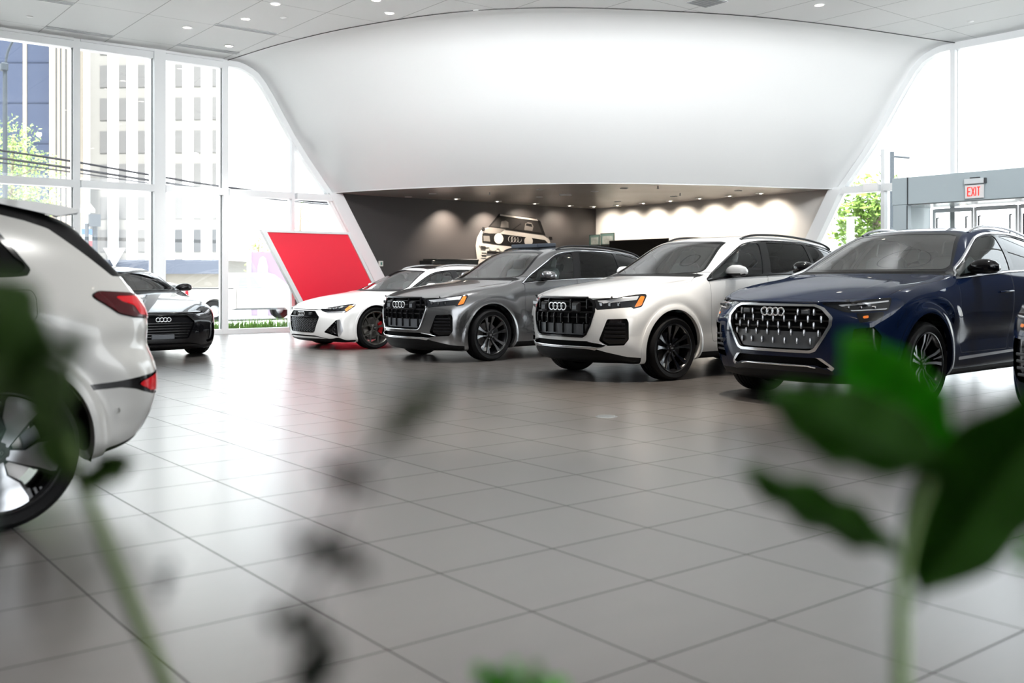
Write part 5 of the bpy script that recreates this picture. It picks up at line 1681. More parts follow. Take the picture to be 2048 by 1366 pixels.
    for (a, b) in bays:
        k += 1
        mb = MB(); last = b > 8.6
        w = .24 if abs(b - 7.10) < .01 else .13
        zt = 6.0 if not last else (5.8 if b < 11 else 4.3)
        if b == 10.15: zt = 4.5
        if b < 12: mb.box((b, VF + .02, zt / 2), (w if b != 10.15 else .075, .22 if w < .2 else .34, zt))
        wa = .24 if abs(a - 7.10) < .01 else .13
        x0, x1 = a + wa / 2, b - w / 2
        e = min(x1, slope_u(3.1) + .10) if b > 12 else x1
        mb.box(((x0 + e) / 2, VF - .02, 3.10), (e - x0, .30, .145))
        if not last:
            mb.box(((x0 + x1) / 2, VF + .02, 5.905), (x1 - x0, .22, .19))
            mb.box(((x0 + x1) / 2, VF - .07, 5.975), (x1 - x0, .14, .05))
        e = min(x1, slope_u(.0) - .05) if b > 12 else x1
        mb.box(((x0 + e) / 2, VF + .02, .05), (e - x0, .2, .10))
        o = struct(mb, 'window_%d' % k, frame, None)
        # panes, upper and lower
        def pane(z0, z1):
            if last:
                zz = [z for z in np.linspace(z0, z1, 14)]
                pl = [(x0, z0)] + [(min(x1, slope_u(z) - .02), z) for z in zz] + [(x0, z1)]
                pl = [p for p in pl if p[0] >= x0 - 1e-6]
                if len(pl) < 3: return
                MB().prism(pl, VF + .03, VF + .05, 'xz').build('pane', glass, o)
            else:
                MB().box(((x0 + x1) / 2, VF + .04, (z0 + z1) / 2), (x1 - x0, .02, z1 - z0)).build('pane', glass, o)
        pane(.10, 3.03)
        pane(3.17, 5.81 if not last else (5.9 if b == 10.15 else 4.45))
        if not last:
            g = MB()
            for (zz0, zz1) in ((.10, 3.03), (3.17, 5.81)):
                g.box((x1 - .006, VF + .0, (zz0 + zz1) / 2), (.012, .03, zz1 - zz0))
            g.build('gasket', gasket, o)
    # dark gasket along the slanting glass edge
    struct(MB().tube([(slope_u(z) - .03, VF - .06, z) for z in (5.72, 5.5, 5.2, 4.9, 4.5)], .010, 6), 'trim_7', gasket)
    struct(MB().tube([(slope_u(z) - .03, VF - .06, z) for z in (4.15, 3.6, 3.2, 2.4)], .010, 6), 'trim_8', gasket)
    struct(MB().tube([(UF - .06, slope_v(z) - .03, z) for z in (5.72, 5.5, 5.2, 4.9, 4.5)], .010, 6), 'trim_9', gasket)
    struct(MB().tube([(UF - .06, slope_v(z) - .03, z) for z in (4.1, 3.4)], .010, 6), 'trim_10', gasket)
    # ---- right curtain wall, ending in an unseen grey wall added to darken car reflections
    gw = mat('wall_grey', (.16, .16, .16), .7)
    struct(MB().box((UF + .1, (V0 + 2.35) / 2, ZC / 2), (.2, 2.35 - V0, ZC)), 'wall_reflection_blocker', gw)
    bays = [(2.35, 3.95), (3.95, 5.55), (5.55, 7.2), (7.2, 8.8), (8.8, 10.41), (10.41, 11.97), (11.97, 14.9)]
    for (a, b) in bays:
        k += 1
        mb = MB(); last = b > 10.5
        zt = 6.0 if not last else (4.0 if b < 12 else 4.3)
        if b < 14: mb.box((UF + .02, b, zt / 2), (.22, .10 if b != 11.97 else .085, zt))
        y0, y1 = a + .05, b - .05
        e = min(y1, slope_v(3.17) + .12) if b > 14 else y1
        mb.box((UF - .02, (y0 + e) / 2, 3.175), (.28, e - y0, .15))
        if not last:
            mb.box((UF + .02, (y0 + y1) / 2, 5.93), (.22, y1 - y0, .14))
        e = min(y1, slope_v(0.) - .05) if b > 14 else y1
        if not (8.4 < (a + b) / 2 < 9.7): mb.box((UF + .02, (y0 + e) / 2, .05), (.2, e - y0, .10))
        o = struct(mb, 'window_%d' % k, frame, None)
        for (z0, z1) in ((.10, 3.10), (3.25, 5.86 if not last else (5.9 if b < 12 else 4.3))):
            if b == 10.41 and z0 < 1: continue
            if last:
                pl = [(y0, z0)] + [(min(y1, slope_v(z) - .02), z) for z in np.linspace(z0, z1, 14)] + [(y0, z1)]
                pl = [p for p in pl if p[0] >= y0 - 1e-6]
                MB().prism(pl, UF + .03, UF + .05, 'yz').build('pane', glass, o)
            else:
                MB().box((UF + .04, (y0 + y1) / 2, (z0 + z1) / 2), (.02, y1 - y0, z1 - z0)).build('pane', glass, o)
    # bright cover plate on the transom beside the lobby
    struct(MB().box((UF - .175, 12.2, 3.19), (.03, .35, .17)), 'trim_11', mat('cover_plate', (.9, .9, .9), .3))
    # the hall's unseen sides behind the viewer: solid grey, then open bays, split to set the light
    struct(MB().box((U0 - .1, (V0 + VF) / 2, ZC / 2), (.2, VF - V0, ZC)), 'wall_side', gw)
    struct(MB().box(((U0 + 1.) / 2, V0 - .1, ZC / 2), (1. - U0, .2, ZC)), 'wall_back', gw)
    for i in range(8):
        x = 1. + (UF - 1.) * i / 7
        struct(MB().box((x, V0 + .05, ZC / 2), (.16, .2, ZC)), 'wall_back_mullion', frame)
    struct(MB().box(((1. + UF) / 2, V0 + .05, 3.1), (UF - 1., .2, .16)), 'wall_back_transom', frame)

def build_lobby():
    """glazed entrance box projecting into the hall, with its exit sign"""
    panel = mat('lobby_panel', (.39, .455, .485), .4)
    seam = mat('lobby_seam', (.03, .035, .04), .5)
    inner = mat('lobby_inner', (.62, .70, .73), .4)
    glass = bpy.data.materials['window_glass']
    UL = 18.4; VL, VR = 11.05, 7.0
    mb = MB()
    mb.bbox(((UL + UF) / 2, (VL + VR) / 2, 2.95), (UF - UL, VL - VR, .54), .006)
    struct(mb, 'wall_lobby_header', panel)
    struct(MB().bbox((UL + .10, VL - .16, 1.34), (.18, .30, 2.68), .006), 'wall_lobby_pier', panel)
    struct(MB().bbox(((UL + UF) / 2 + .1, VL - .08, 1.34), (UF - UL - .22, .10, 2.66), .004), 'wall_lobby_side', inner)
    struct(MB().box((UL - .004, VL - .34, 2.95), (.012, .022, .54)), 'trim_12', seam)
    struct(MB().box((UL - .002, VL - .33, 1.33), (.012, .014, 2.66)), 'trim_13', seam)
    struct(MB().box(((UL + UF) / 2, (VL + VR) / 2, 2.672), (UF - UL - .1, VL - VR - .1, .012)), 'ceiling_lobby', mat('lobby_soffit', (.55, .6, .62), .25))
    # outer sliding door leaves with black pull bars
    fr = bpy.data.materials['white_frame']
    k = 0
    for (a, b) in ((10.80, 9.95), (9.93, 9.08), (9.06, 8.21), (8.19, 7.30)):
        k += 1
        mb = MB()
        for y in (a - .02, b + .02): mb.box((UF - .12, y, 1.32), (.05, .04, 2.62))
        for z in (.05, 2.60): mb.box((UF - .12, (a + b) / 2, z), (.05, a - b - .08, .08))
        o = struct(mb, 'door_%d' % k, fr)
        MB().box((UF - .12, (a + b) / 2, 1.32), (.015, a - b - .08, 2.46)).build('pane', glass, o)
        for s, y in enumerate((a - .12, b + .12)):
            h = MB().tube([(UF - .14, y, .5), (UF - .2, y, .5), (UF - .2, y, 2.45), (UF - .14, y, 2.45)], .016, 8)
            h.build('door_handle', seam, o, smooth=40)
    # exit sign
    e = empty('exit_sign', (UL - .035, 9.335, 2.66))
    tag(e, 'exit sign with red letters hanging from the grey lobby header', 'sign')
    MB().bbox((0, .005, .375), (.06, .385, .10), .006).build('sign_housing', mat('sign_housing', (.60, .64, .66), .35), e)
    MB().bbox((.0, .0, .437), (.05, .18, .025), .004).build('mounting_bracket', mat('dark_bracket', (.04, .045, .05), .4), e)
    MB().box((0, -.195, .375), (.062, .03, .098)).build('end_cap', mat('dark_cap', (.05, .055, .06), .4), e)
    pl = MB().bbox((0, .01, .18), (.012, .36, .25), .003).build('sign_plate', mat('sign_acrylic', (.75, .74, .74), .2), e)
    red = mat('exit_red', (.75, .03, .02), .4, emit='ff2a1e', estr=.5)
    def stroke(mb, p, q, w):
        (y0, z0), (y1, z1) = p, q
        d = math.hypot(y1 - y0, z1 - z0); a = math.atan2(z1 - z0, y1 - y0)
        mb.box((-.008, (y0 + y1) / 2, (z0 + z1) / 2), (.006, d + w * .6, w), rot=Matrix.Rotation(a, 3, 'X'))
    H, W, w = .155, .052, .018
    def letter(name, y, segs):           # y is the letter's left edge; reading direction is -y
        mb = MB()
        for (a, b, c, d) in segs: stroke(mb, (y - a * W, .105 + b * H), (y - c * W, .105 + d * H), w)
        mb.build('letter', red, pl)
    letter('E', .135, [(0, 0, 0, 1), (0, 0, 1, 0), (0, .5, .85, .5), (0, 1, 1, 1)])
    letter('X', .058, [(0, 0, 1, 1), (0, 1, 1, 0)])
    letter('I', -.020, [(0, 0, 0, 1)])
    letter('T', -.048, [(.5, 0, .5, 1), (0, 1, 1, 1)])
    spot_fixture('downlight', (19.0, 9.9, 2.664), .075, 'small round downlight in the lobby soffit behind the exit sign')

def spot_fixture(name, loc, r, label, lit=True, group=None, cat='downlight', tilt=None):
    e = empty(name, loc)
    tag(e, label, cat, group)
    mb = MB().lathe([(r, 0), (r + .012, -.004), (r + .014, -.010), (r - .004, -.012), (r - .012, -.004), (r - .02, .03 if False else -.003)], (0, 0, 0), (0, 0, 1), 28)
    mb.build('trim_ring', bpy.data.materials['fixture_white'], e, smooth=40)
    m = bpy.data.materials['lamp_lit'] if lit else bpy.data.materials['lamp_off']
    if tilt is None:
        MB().lathe([(.001, -.006), (r - .012, -.004)], (0, 0, 0), (0, 0, 1), 24).build('lamp_lens', m, e, smooth=40)
    else:
        # dark slot with an aimed lamp at its wall end
        MB().lathe([(.001, -.004), (r - .012, -.003)], (0, 0, 0), (0, 0, 1), 24).build('reflector', bpy.data.materials['matte_black'], e, smooth=40)
        d = Vector(tilt).normalized()
        MB().lathe([(.001, .0), (r * .30, .0), (r * .34, .004)], Vector((0, 0, -.010)) - d * (r * .45), (0, 0, -1), 16).build('lamp_lens', m, e, smooth=40)
    return e
# ================================================================ fittings of the room
def add_spot(loc, target, watt, angle, blend=.6, col=(1, .93, .82), size=.04, name='spot'):
    l = bpy.data.lights.new(name, 'SPOT'); l.energy = watt; l.spot_size = math.radians(angle); l.spot_blend = blend
    l.color = col; l.shadow_soft_size = size
    o = bpy.data.objects.new(name, l); COL.objects.link(o); o.location = loc
    o.rotation_euler = (Vector(target) - Vector(loc)).to_track_quat('-Z', 'Y').to_euler()
    return o

def build_fittings():
    mat('fixture_white', (.8, .8, .8), .4)
    mat('lamp_lit', (.9, .9, .9), .3, emit='fff4e0', estr=7.)
    mat('lamp_off', (.35, .35, .35), .25)
    # --- main ceiling downlights
    dl = [(6.88, 18.78), (7.5, 17.5), (7.5, 16.22), (8.1, 19.74), (9.38, 15.51), (8.76, 14.93), (15.02, 10.41),
          (5.0, 12.0), (7.5, 12.2), (9.5, 10.5), (5.8, 6.9), (8.0, 7.0), (11.5, 8.0), (3.0, 4.5), (6.5, 3.5), (10.5, 4.0), (14.0, 6.5), (2.0, 10.5), (-2.5, 9.0), (-1.5, 3.0), (2.0, -1.5), (7.0, -2.0), (1.0, .9)]
    where = ['second downlight from the left window wall, nearest the second slot vent', 'ceiling downlight between the slot vent and the curved wall', 'downlight near the front of the ceiling, right of the slot vents',
             'ceiling downlight closest to where curved wall meets the left glazing', 'black-rimmed downlight just above the upper edge of the curved wall', 'downlight cut by the top of the picture, above the curved wall', 'single downlight above the right half of the curved wall']
    for i, (u, v) in enumerate(dl):
        e = spot_fixture('downlight', (u, v, ZC), .085, where[i] if i < len(where) else 'round recessed downlight in the white ceiling above the cars', True, None if i < len(where) else 'ceiling downlights above the cars')
        warm = (u, v) in ((5.8, 6.9), (8.0, 7.0))
        add_spot((u, v, ZC - .03), (u, v, 0), 1000 if warm else 480 if i >= 7 else 400, 50 if warm else 62, .8, (1, .90, .78) if warm else (1, .98, .95), .06, 'downlight_beam')
    # unseen fill lamps added to brighten the curved wall
    for (u, v), (tu, tv), pw in (((5.0, 12.0), (11.0, 16.2), 420), ((7.5, 12.2), (11.4, 14.6), 90), ((9.5, 10.5), (13.5, 13.4), 90), ((11.5, 8.0), (16.2, 12.4), 220), ((5.5, 8.0), (12.4, 14.0), 260), ((8.0, 7.0), (13.0, 13.6), 200), ((3.0, 10.5), (10.6, 18.5), 700), ((14.0, 5.0), (17.8, 12.2), 420)):
        add_spot((u, v, ZC - .06), (tu, tv, 2.9), pw * 1.0, 115, 1., (.97, .99, 1.), .08, 'bulkhead_fill')
    # small white ceiling discs
    for (u, v), lab in (((4.33, 19.79), 'small white ceiling disc near the left glazing'), ((8.01, 16.98), 'small white ceiling disc beside the row of downlights'), ((10.51, 14.41), 'small white ceiling disc above the curved wall, left of its crest'), ((18.2, 9.34), 'small white ceiling disc above the right glazing')):
        o = MB().lathe([(.001, -.012), (.05, -.012), (.06, -.006), (.06, 0)], (u, v, ZC), (0, 0, 1), 20).build('ceiling_disc', bpy.data.materials['fixture_white'], smooth=40)
        tag(o, lab, 'sprinkler')
    # slot vents
    mv = mat('slot_grey', (.42, .43, .44), .5); md = mat('slot_dark', (.25, .26, .27), .5)
    for (u0, u1, v), lab in (((3.55, 4.74, 18.42), 'slot vent in the ceiling at the top left corner'), ((4.74, 5.99, 20.41), 'slot vent over the first window bay, near the left edge'), ((7.2, 8.43, 18.22), 'slot vent between the four left downlights'), ((7.23, 8.52, 20.26), 'slot vent over the third window bay, by the curved wall')):
        e = empty('slot_vent', ((u0 + u1) / 2, v, ZC)); tag(e, lab, 'vent')
        MB().box((0, 0, -.006), (u1 - u0, .16, .012)).build('vent_frame', mv, e)
        for q in (-.035, .035):
            MB().box((0, q, -.013), (u1 - u0 - .05, .022, .006)).build('vent_slot', md, e)
    e = empty('ceiling_vent', (13.31, 11.48, ZC), math.radians(0)); tag(e, 'square louvred vent in the ceiling above the curved wall', 'vent')
    MB().box((0, 0, -.006), (.5, .5, .012)).build('vent_frame', mv, e)
    for q in range(6): MB().box((0, -.2 + q * .08, -.015), (.46, .03, .008)).build('vent_louvre', md, e)
    # --- alcove: aimed lamps along the two walls
    lit = [(14.39, 20.55), (15.69, 20.55), (16.95, 20.55), (18.19, 20.55), (18.93, 20.45), (19.07, 19.66), (19.09, 18.7), (19.08, 17.72), (19.07, 16.72), (19.07, 15.77), (19.08, 14.85)]
    lab = ['first aimed spotlight from the left along the dark wall', 'second aimed spotlight from the left along the dark wall', 'third aimed spotlight along the dark wall, above the painted car', 'fourth aimed spotlight along the dark wall',
           'aimed spotlight right at the alcove corner', 'first aimed spotlight right of the alcove corner', 'second aimed spotlight right of the alcove corner', 'third aimed spotlight along the light wall', 'fourth aimed spotlight along the light wall', 'fifth aimed spotlight along the light wall', 'last aimed spotlight along the light wall, nearest the right glazing']
    for (u, v), t in zip(lit, lab):
        dk = v > 20.5
        d = (0, -1, 0) if dk else (-1, 0, 0)
        spot_fixture('spotlight', (u, v, ZS), .085, t, True, None, 'spotlight', d)
        big = dk and u < 16
        tg = (u, VF + .1, 1.5 if big else 1.9) if dk else (UF + .1, v, 1.9)
        add_spot((u, v, ZS - .04), tg, (230 if big else 60) if dk else 62, 100 if big else 120, 1., (1, .88, .74), .03, 'alcove_beam')
    for (u, v), t in (((13.11, 20.8), 'flush round fitting at the left end of the alcove ceiling'), ((13.08, 19.68), 'flush fitting near the left front edge of the alcove ceiling'), ((14.37, 17.27), 'flush fitting near the front edge of the alcove ceiling, left of the star-shaped diffuser'),
                      ((15.65, 18.82), 'flush fitting behind and left of the star-shaped diffuser'), ((15.68, 16.88), 'flush fitting right of the star-shaped diffuser'), ((18.2, 18.71), 'flush fitting close to the alcove corner, right side'), ((15.64, 15.88), 'flush wide fitting at the front edge of the alcove ceiling'), ((18.13, 16.69), 'flush fitting halfway along the light wall'), ((18.13, 14.71), 'flush fitting at the right end of the alcove ceiling')):
        spot_fixture('recessed_downlight', (u, v, ZS), .08, t, False)
    # star-shaped air diffuser
    mb = MB(); pts = []
    for k in range(8):
        a = 2 * PI * k / 8; r = .20 if k % 2 == 0 else .10
        pts.append((r * math.cos(a), r * math.sin(a)))
    mb.prism(pts, -.02, 0, 'xy')
    o = mb.build('ceiling_diffuser', bpy.data.materials['fixture_white'], loc=(15.72, 17.94, ZS)); tag(o, 'white star-shaped diffuser under the alcove ceiling', 'diffuser')
    for (u, v), t in (((13.95, 18.6), 'sprinkler head hanging left of the star-shaped diffuser'), ((15.9, 15.1), 'sprinkler head hanging at the front edge of the alcove ceiling'), ((17.6, 16.0), 'sprinkler head hanging near the light wall')):
        o = MB().lathe([(.012, 0), (.012, -.05), (.03, -.055), (.03, -.06), (.001, -.06)], (0, 0, 0), (0, 0, 1), 12).build('ceiling_sprinkler', bpy.data.materials['slot_dark'], loc=(u, v, ZS), smooth=30); tag(o, t, 'sprinkler')
    # --- thermostat
    e = empty('thermostat', (12.50, VF - .002, 1.575)); tag(e, 'white wall control with a green screen on the dark wall', 'thermostat')
    MB().bbox((0, -.012, 0), (.13, .024, .13), .008).build('housing', mat('ivory', (.75, .73, .68), .4), e)
    MB().box((.012, -.025, .002), (.05, .004, .07)).build('screen', mat('lcd', (.10, .22, .18), .2), e)
    # --- low black cabinet below the painted car
    e = empty('cabinet', (14.27, VF - .38, 0)); tag(e, 'low black cabinet against the dark wall, behind the white estate', 'cabinet')
    cb = mat('black_laminate', (.012, .013, .012), .35)
    MB().bbox((0, 0, .84), (1.42, .56, 1.64), .01).build('carcass', cb, e)
    MB().bbox((.06, 0, 1.675), (1.30, .6, .05), .008).build('top', cb, e)
    for q in (-.47, 0, .47):
        d = MB().bbox((q, -.29, .84), (.45, .02, 1.54), .005).build('door', cb, e)
        MB().box((q + .17, -.305, .9), (.02, .015, .2)).build('handle', M['alu'], d)
    # --- media wall unit, screen and two framed books
    e = empty('media_unit', (UF - .26, 18.85, 0)); tag(e, 'long black media unit in front of the light wall', 'cabinet')
    MB().bbox((0, 0, 1.06), (.44, 3.2, 2.10), .01).build('carcass', mat('charcoal_unit', (.03, .027, .024), .45), e)
    MB().bbox((0, 0, 2.13), (.46, 3.26, .04), .006).build('top', cb, e)
    e = empty('television', (UF - .56, 18.85, 0)); tag(e, 'large black television on the media unit', 'television')
    MB().bbox((0, 0, 1.73), (.035, 2.2, 1.06), .008).build('bezel', M['satin'], e)
    for q in (-.6, .6):
        MB().bbox((0, q, .62), (.05, .08, 1.18), .01).build('stand_post', M['satin'], e)
        MB().bbox((-.06, q, .015), (.22, .12, .03), .008).build('stand_foot', M['satin'], e)
    MB().box((-.019, 0, 1.73), (.004, 2.14, .98)).build('screen', mat('screen_black', (.004, .004, .004), .35, spec=.15), e)
    tm = mat('teal_print', (.07, .12, .11), .4); pm = mat('print_grey', (.22, .24, .23), .4, noise=(9, .6)); fm = mat('print_edge', (.03, .05, .048), .45)
    for (v, w, h, t) in ((20.83, .44, .31, 'smaller framed print standing left on the media unit'), (20.30, .56, .34, 'wider framed teal print standing right on the media unit')):
        e = empty('framed_print', (UF - .30, v, 2.15), 0); tag(e, t, 'framed print')
        MB().bbox((0, 0, h / 2), (.03, w, h), .005).build('frame', fm, e)
        MB().box((-.0165, 0, h / 2), (.003, w - .06, h - .05)).build('print', tm, e)
        MB().box((-.0185, -.02, h * .42), (.002, w - .14, h * .66)).build('motif', pm, e)
    # media unit runs on to the corner
    e = empty('plinth', (UF - .26, 20.775, 0)); tag(e, 'dark plinth in the alcove corner carrying the framed prints', 'plinth')
    MB().bbox((0, 0, 1.075), (.44, .56, 2.15), .008).build('body', cb, e)
    MB().box((-.21, 0, .04), (.03, .54, .06)).build('toe_kick', M['satin'], e)
    # --- floor box and floor marks
    e = empty('floor_outlet', (0, 0, 0)); u, v = 6.03, 6.34
    e.location = (u, v, 0); tag(e, 'round metal outlet cover set in the floor', 'floor outlet')
    MB().lathe([(.001, .004), (.085, .004), (.095, .001), (.097, 0)], (0, 0, 0), (0, 0, 1), 36).build('cover', mat('outlet_metal', (.16, .18, .19), .4, .6), e, smooth=30)
    MB().lathe([(.07, .0045), (.074, .0055), (.078, .0045)], (0, 0, 0), (0, 0, 1), 36).build('ring', M['alu'], e, smooth=30)

def build_panel():
    """leaning-sided red display panel in a white frame"""
    V = 20.35
    red = mat('panel_red', (.93, .018, .05), .35); wf = mat('panel_white', (.80, .82, .83), .35)
    e = empty('display_panel', (10.3, V, 0)); tag(e, 'red parallelogram display panel in a white frame beside the dark wall', 'display panel')
    k = .565
    x = lambda x0, z: x0 + (2.27 - z) * k - 10.3
    MB().prism([(x(9.16, 2.22), 2.22), (x(11.14, 2.22), 2.22), (x(11.14, .05), .05), (x(9.16, .05), .05)], -.02, .02, 'xz').build('panel', red, e)
    b = [MB().prism([(x(9.05, 2.27), 2.27), (x(9.16, 2.27), 2.27), (x(9.16, 0), 0), (x(9.05, 0), 0)], -.06, .06, 'xz'),
         MB().prism([(x(11.14, 2.27), 2.27), (x(11.22, 2.27), 2.27), (x(11.22, 0), 0), (x(11.14, 0), 0)], -.06, .06, 'xz'),
         MB().prism([(x(9.16, 2.27), 2.27), (x(11.14, 2.27), 2.27), (x(11.14, 2.22), 2.22), (x(9.16, 2.22), 2.22)], -.06, .06, 'xz')]
    for q in b: q.build('frame_rail', wf, e)

def build_mural():
    """large black-and-white print of an old rally-style coupe on the dark wall: flat shapes, one above the other"""
    e = empty('wall_mural', (16.63, VF - .012, 1.2)); tag(e, 'black-and-white wall print of an old square-nosed coupe on the dark wall', 'mural')
    W = mat('mural_white', (.36, .335, .305), .7, spec=.1); G = mat('mural_grey', (.020, .018, .017), .7, spec=.1); D = mat('mural_black', (.006, .0055, .0055), .7, spec=.1); LG = mat('mural_light_grey', (.11, .10, .092), .7, spec=.1)
    sx = 3.103 * (1100 - 955) / 100
    # zoom frame: x 970..1435, y 240..540 (3.103 px zoom) mapped on to the wall
    def P(pts): return [((X - 1200) * .00573, (520 - Y) * .0043 + .56) for X, Y in pts]
    RW = mat('mural_ring', (.55, .53, .50), .7, spec=.1)
    layer = [0]
    def shape(name, pts, m, parent=e):
        layer[0] += 1
        z = -.0012 * layer[0]
        return MB().prism(P(pts), z, z - .001, 'xz').build(name, m, parent)
    body = shape('body', [(985, 400), (1010, 350), (1050, 335), (1380, 372), (1420, 395), (1425, 420), (1425, 640), (995, 640), (985, 520), (978, 450)], W)
    shape('roof', [(1050, 330), (1112, 246), (1330, 262), (1362, 280), (1395, 372), (1372, 366)], D)
    shape('windscreen', [(1062, 325), (1116, 262), (1345, 284), (1372, 355)], G)
    shape('roof_lamps', [(1118, 248), (1340, 268), (1348, 279), (1118, 258)], W)
    shape('driver', [(1262, 340), (1268, 300), (1285, 290), (1308, 294), (1318, 316), (1312, 345)], LG)
    shape('visor', [(1270, 312), (1276, 298), (1306, 301), (1312, 320)], D)
    shape('passenger', [(1120, 330), (1126, 292), (1150, 286), (1166, 296), (1168, 330)], LG)
    shape('wiper_arm', [(1192, 338), (1240, 300), (1244, 303), (1198, 340)], D)
    shape('bonnet', [(1015, 352), (1060, 332), (1150, 340), (1110, 372), (1020, 368)], LG)
    shape('nose', [(1015, 372), (1110, 368), (1180, 376), (1300, 388), (1390, 400), (1415, 425), (1415, 480), (1015, 425)], D)
    shape('lamp', [(1020, 385), (1055, 385), (1060, 420), (1022, 418)], LG)
    import numpy as _n
    def circ(name, cx, cy, rx, ry, m): return shape(name, [(cx + rx * math.cos(t), cy + ry * math.sin(t)) for t in np.linspace(0, 2 * PI, 24, endpoint=False)], m)
    circ('spot_lamp', 1109, 400, 27, 33, W); circ('spot_lamp', 1287, 410, 26, 30, W)
    layer[0] += 1
    for k in range(4):
        mb = MB(); cx, cy = P([(1178 + k * 17.5, 402)])[0]
        r = .075
        mb.tube([(cx + r * math.cos(t), -.016 - .001 * (k % 2), cy + r * math.sin(t)) for t in np.linspace(0, 2 * PI, 28, endpoint=False)], .011, 6, closed=True, flat=.003)
        mb.build('emblem_ring', RW, e, smooth=60)
    shape('bumper', [(1000, 432), (1200, 450), (1200, 470), (1000, 452)], W)
    shape('fog_lamp', [(1006, 448), (1032, 450), (1034, 468), (1008, 466)], G)
    circ('driving_lamp', 1076, 462, 22, 16, W); circ('driving_lamp', 1132, 464, 22, 16, W)
    shape('lower_grille', [(1040, 478), (1200, 484), (1200, 500), (1040, 494)], D)
    for y in (488, 505): shape('air_slot', [(1010, y), (1036, y + 1), (1036, y + 9), (1010, y + 8)], D)
    shape('mirror', [(1412, 378), (1432, 378), (1434, 398), (1414, 398)], D)
    shape('mirror', [(1012, 334), (1026, 334), (1028, 352), (1014, 352)], D)
# ================================================================ outside
CA = math.radians(38.156)
def view_frame(X, Y, Z=0.):
    """room coordinates of a point X to the right of, Y ahead of and Z above the viewer's foot"""
    return (X * math.cos(CA) + Y * math.sin(CA), -X * math.sin(CA) + Y * math.cos(CA), Z)

def leaf_cloud(n, c, r, size, rnd, squash=.8):
    mb = MB()
    for _ in range(n):
        while True:
            p = Vector((rnd.uniform(-1, 1), rnd.uniform(-1, 1), rnd.uniform(-1, 1)))
            if .25 < p.length < 1: break
        p = Vector((p.x * r, p.y * r, p.z * r * squash)) + Vector(c)
        a = Vector((rnd.gauss(0, 1), rnd.gauss(0, 1), rnd.gauss(0, 1))).normalized(); b = a.orthogonal().normalized()
        s = size * rnd.uniform(.6, 1.3)
        mb.add([p - a * s, p + b * s * .45, p + a * s, p - b * s * .45], [(0, 1, 2, 3)])
    return mb

def tree(name, loc, h, r, m, trunk, label, seed, n=900, size=.16):
    rnd = random.Random(seed)
    e = empty(name, loc); tag(e, label, 'tree')
    t = MB(); t.tube(spline([(0, 0, 0), (.05, .04, h * .35), (-.04, .03, h * .65), (0, 0, h * .95)], 5), [.16 - .12 * i / 15 for i in range(16)], 8)
    for k in range(7):
        a = rnd.uniform(0, 6.28); z = h * rnd.uniform(.35, .8); L = r * rnd.uniform(.5, .9)
        t.tube([(0, 0, z), (math.cos(a) * L * .5, math.sin(a) * L * .5, z + L * .25), (math.cos(a) * L, math.sin(a) * L, z + L * .35)], [.06, .04, .015], 6)
    t.build('trunk', trunk, e, smooth=60)
    mb = MB()
    for k in range(9):
        a = rnd.uniform(0, 6.28); q = rnd.uniform(0, .65) * r; z = h * rnd.uniform(.45, 1.0)
        c = leaf_cloud(n // 9, (math.cos(a) * q, math.sin(a) * q, z), r * .5, size, rnd)
        mb.add(c.v, c.f)
    mb.build('crown', m, e)
    return e

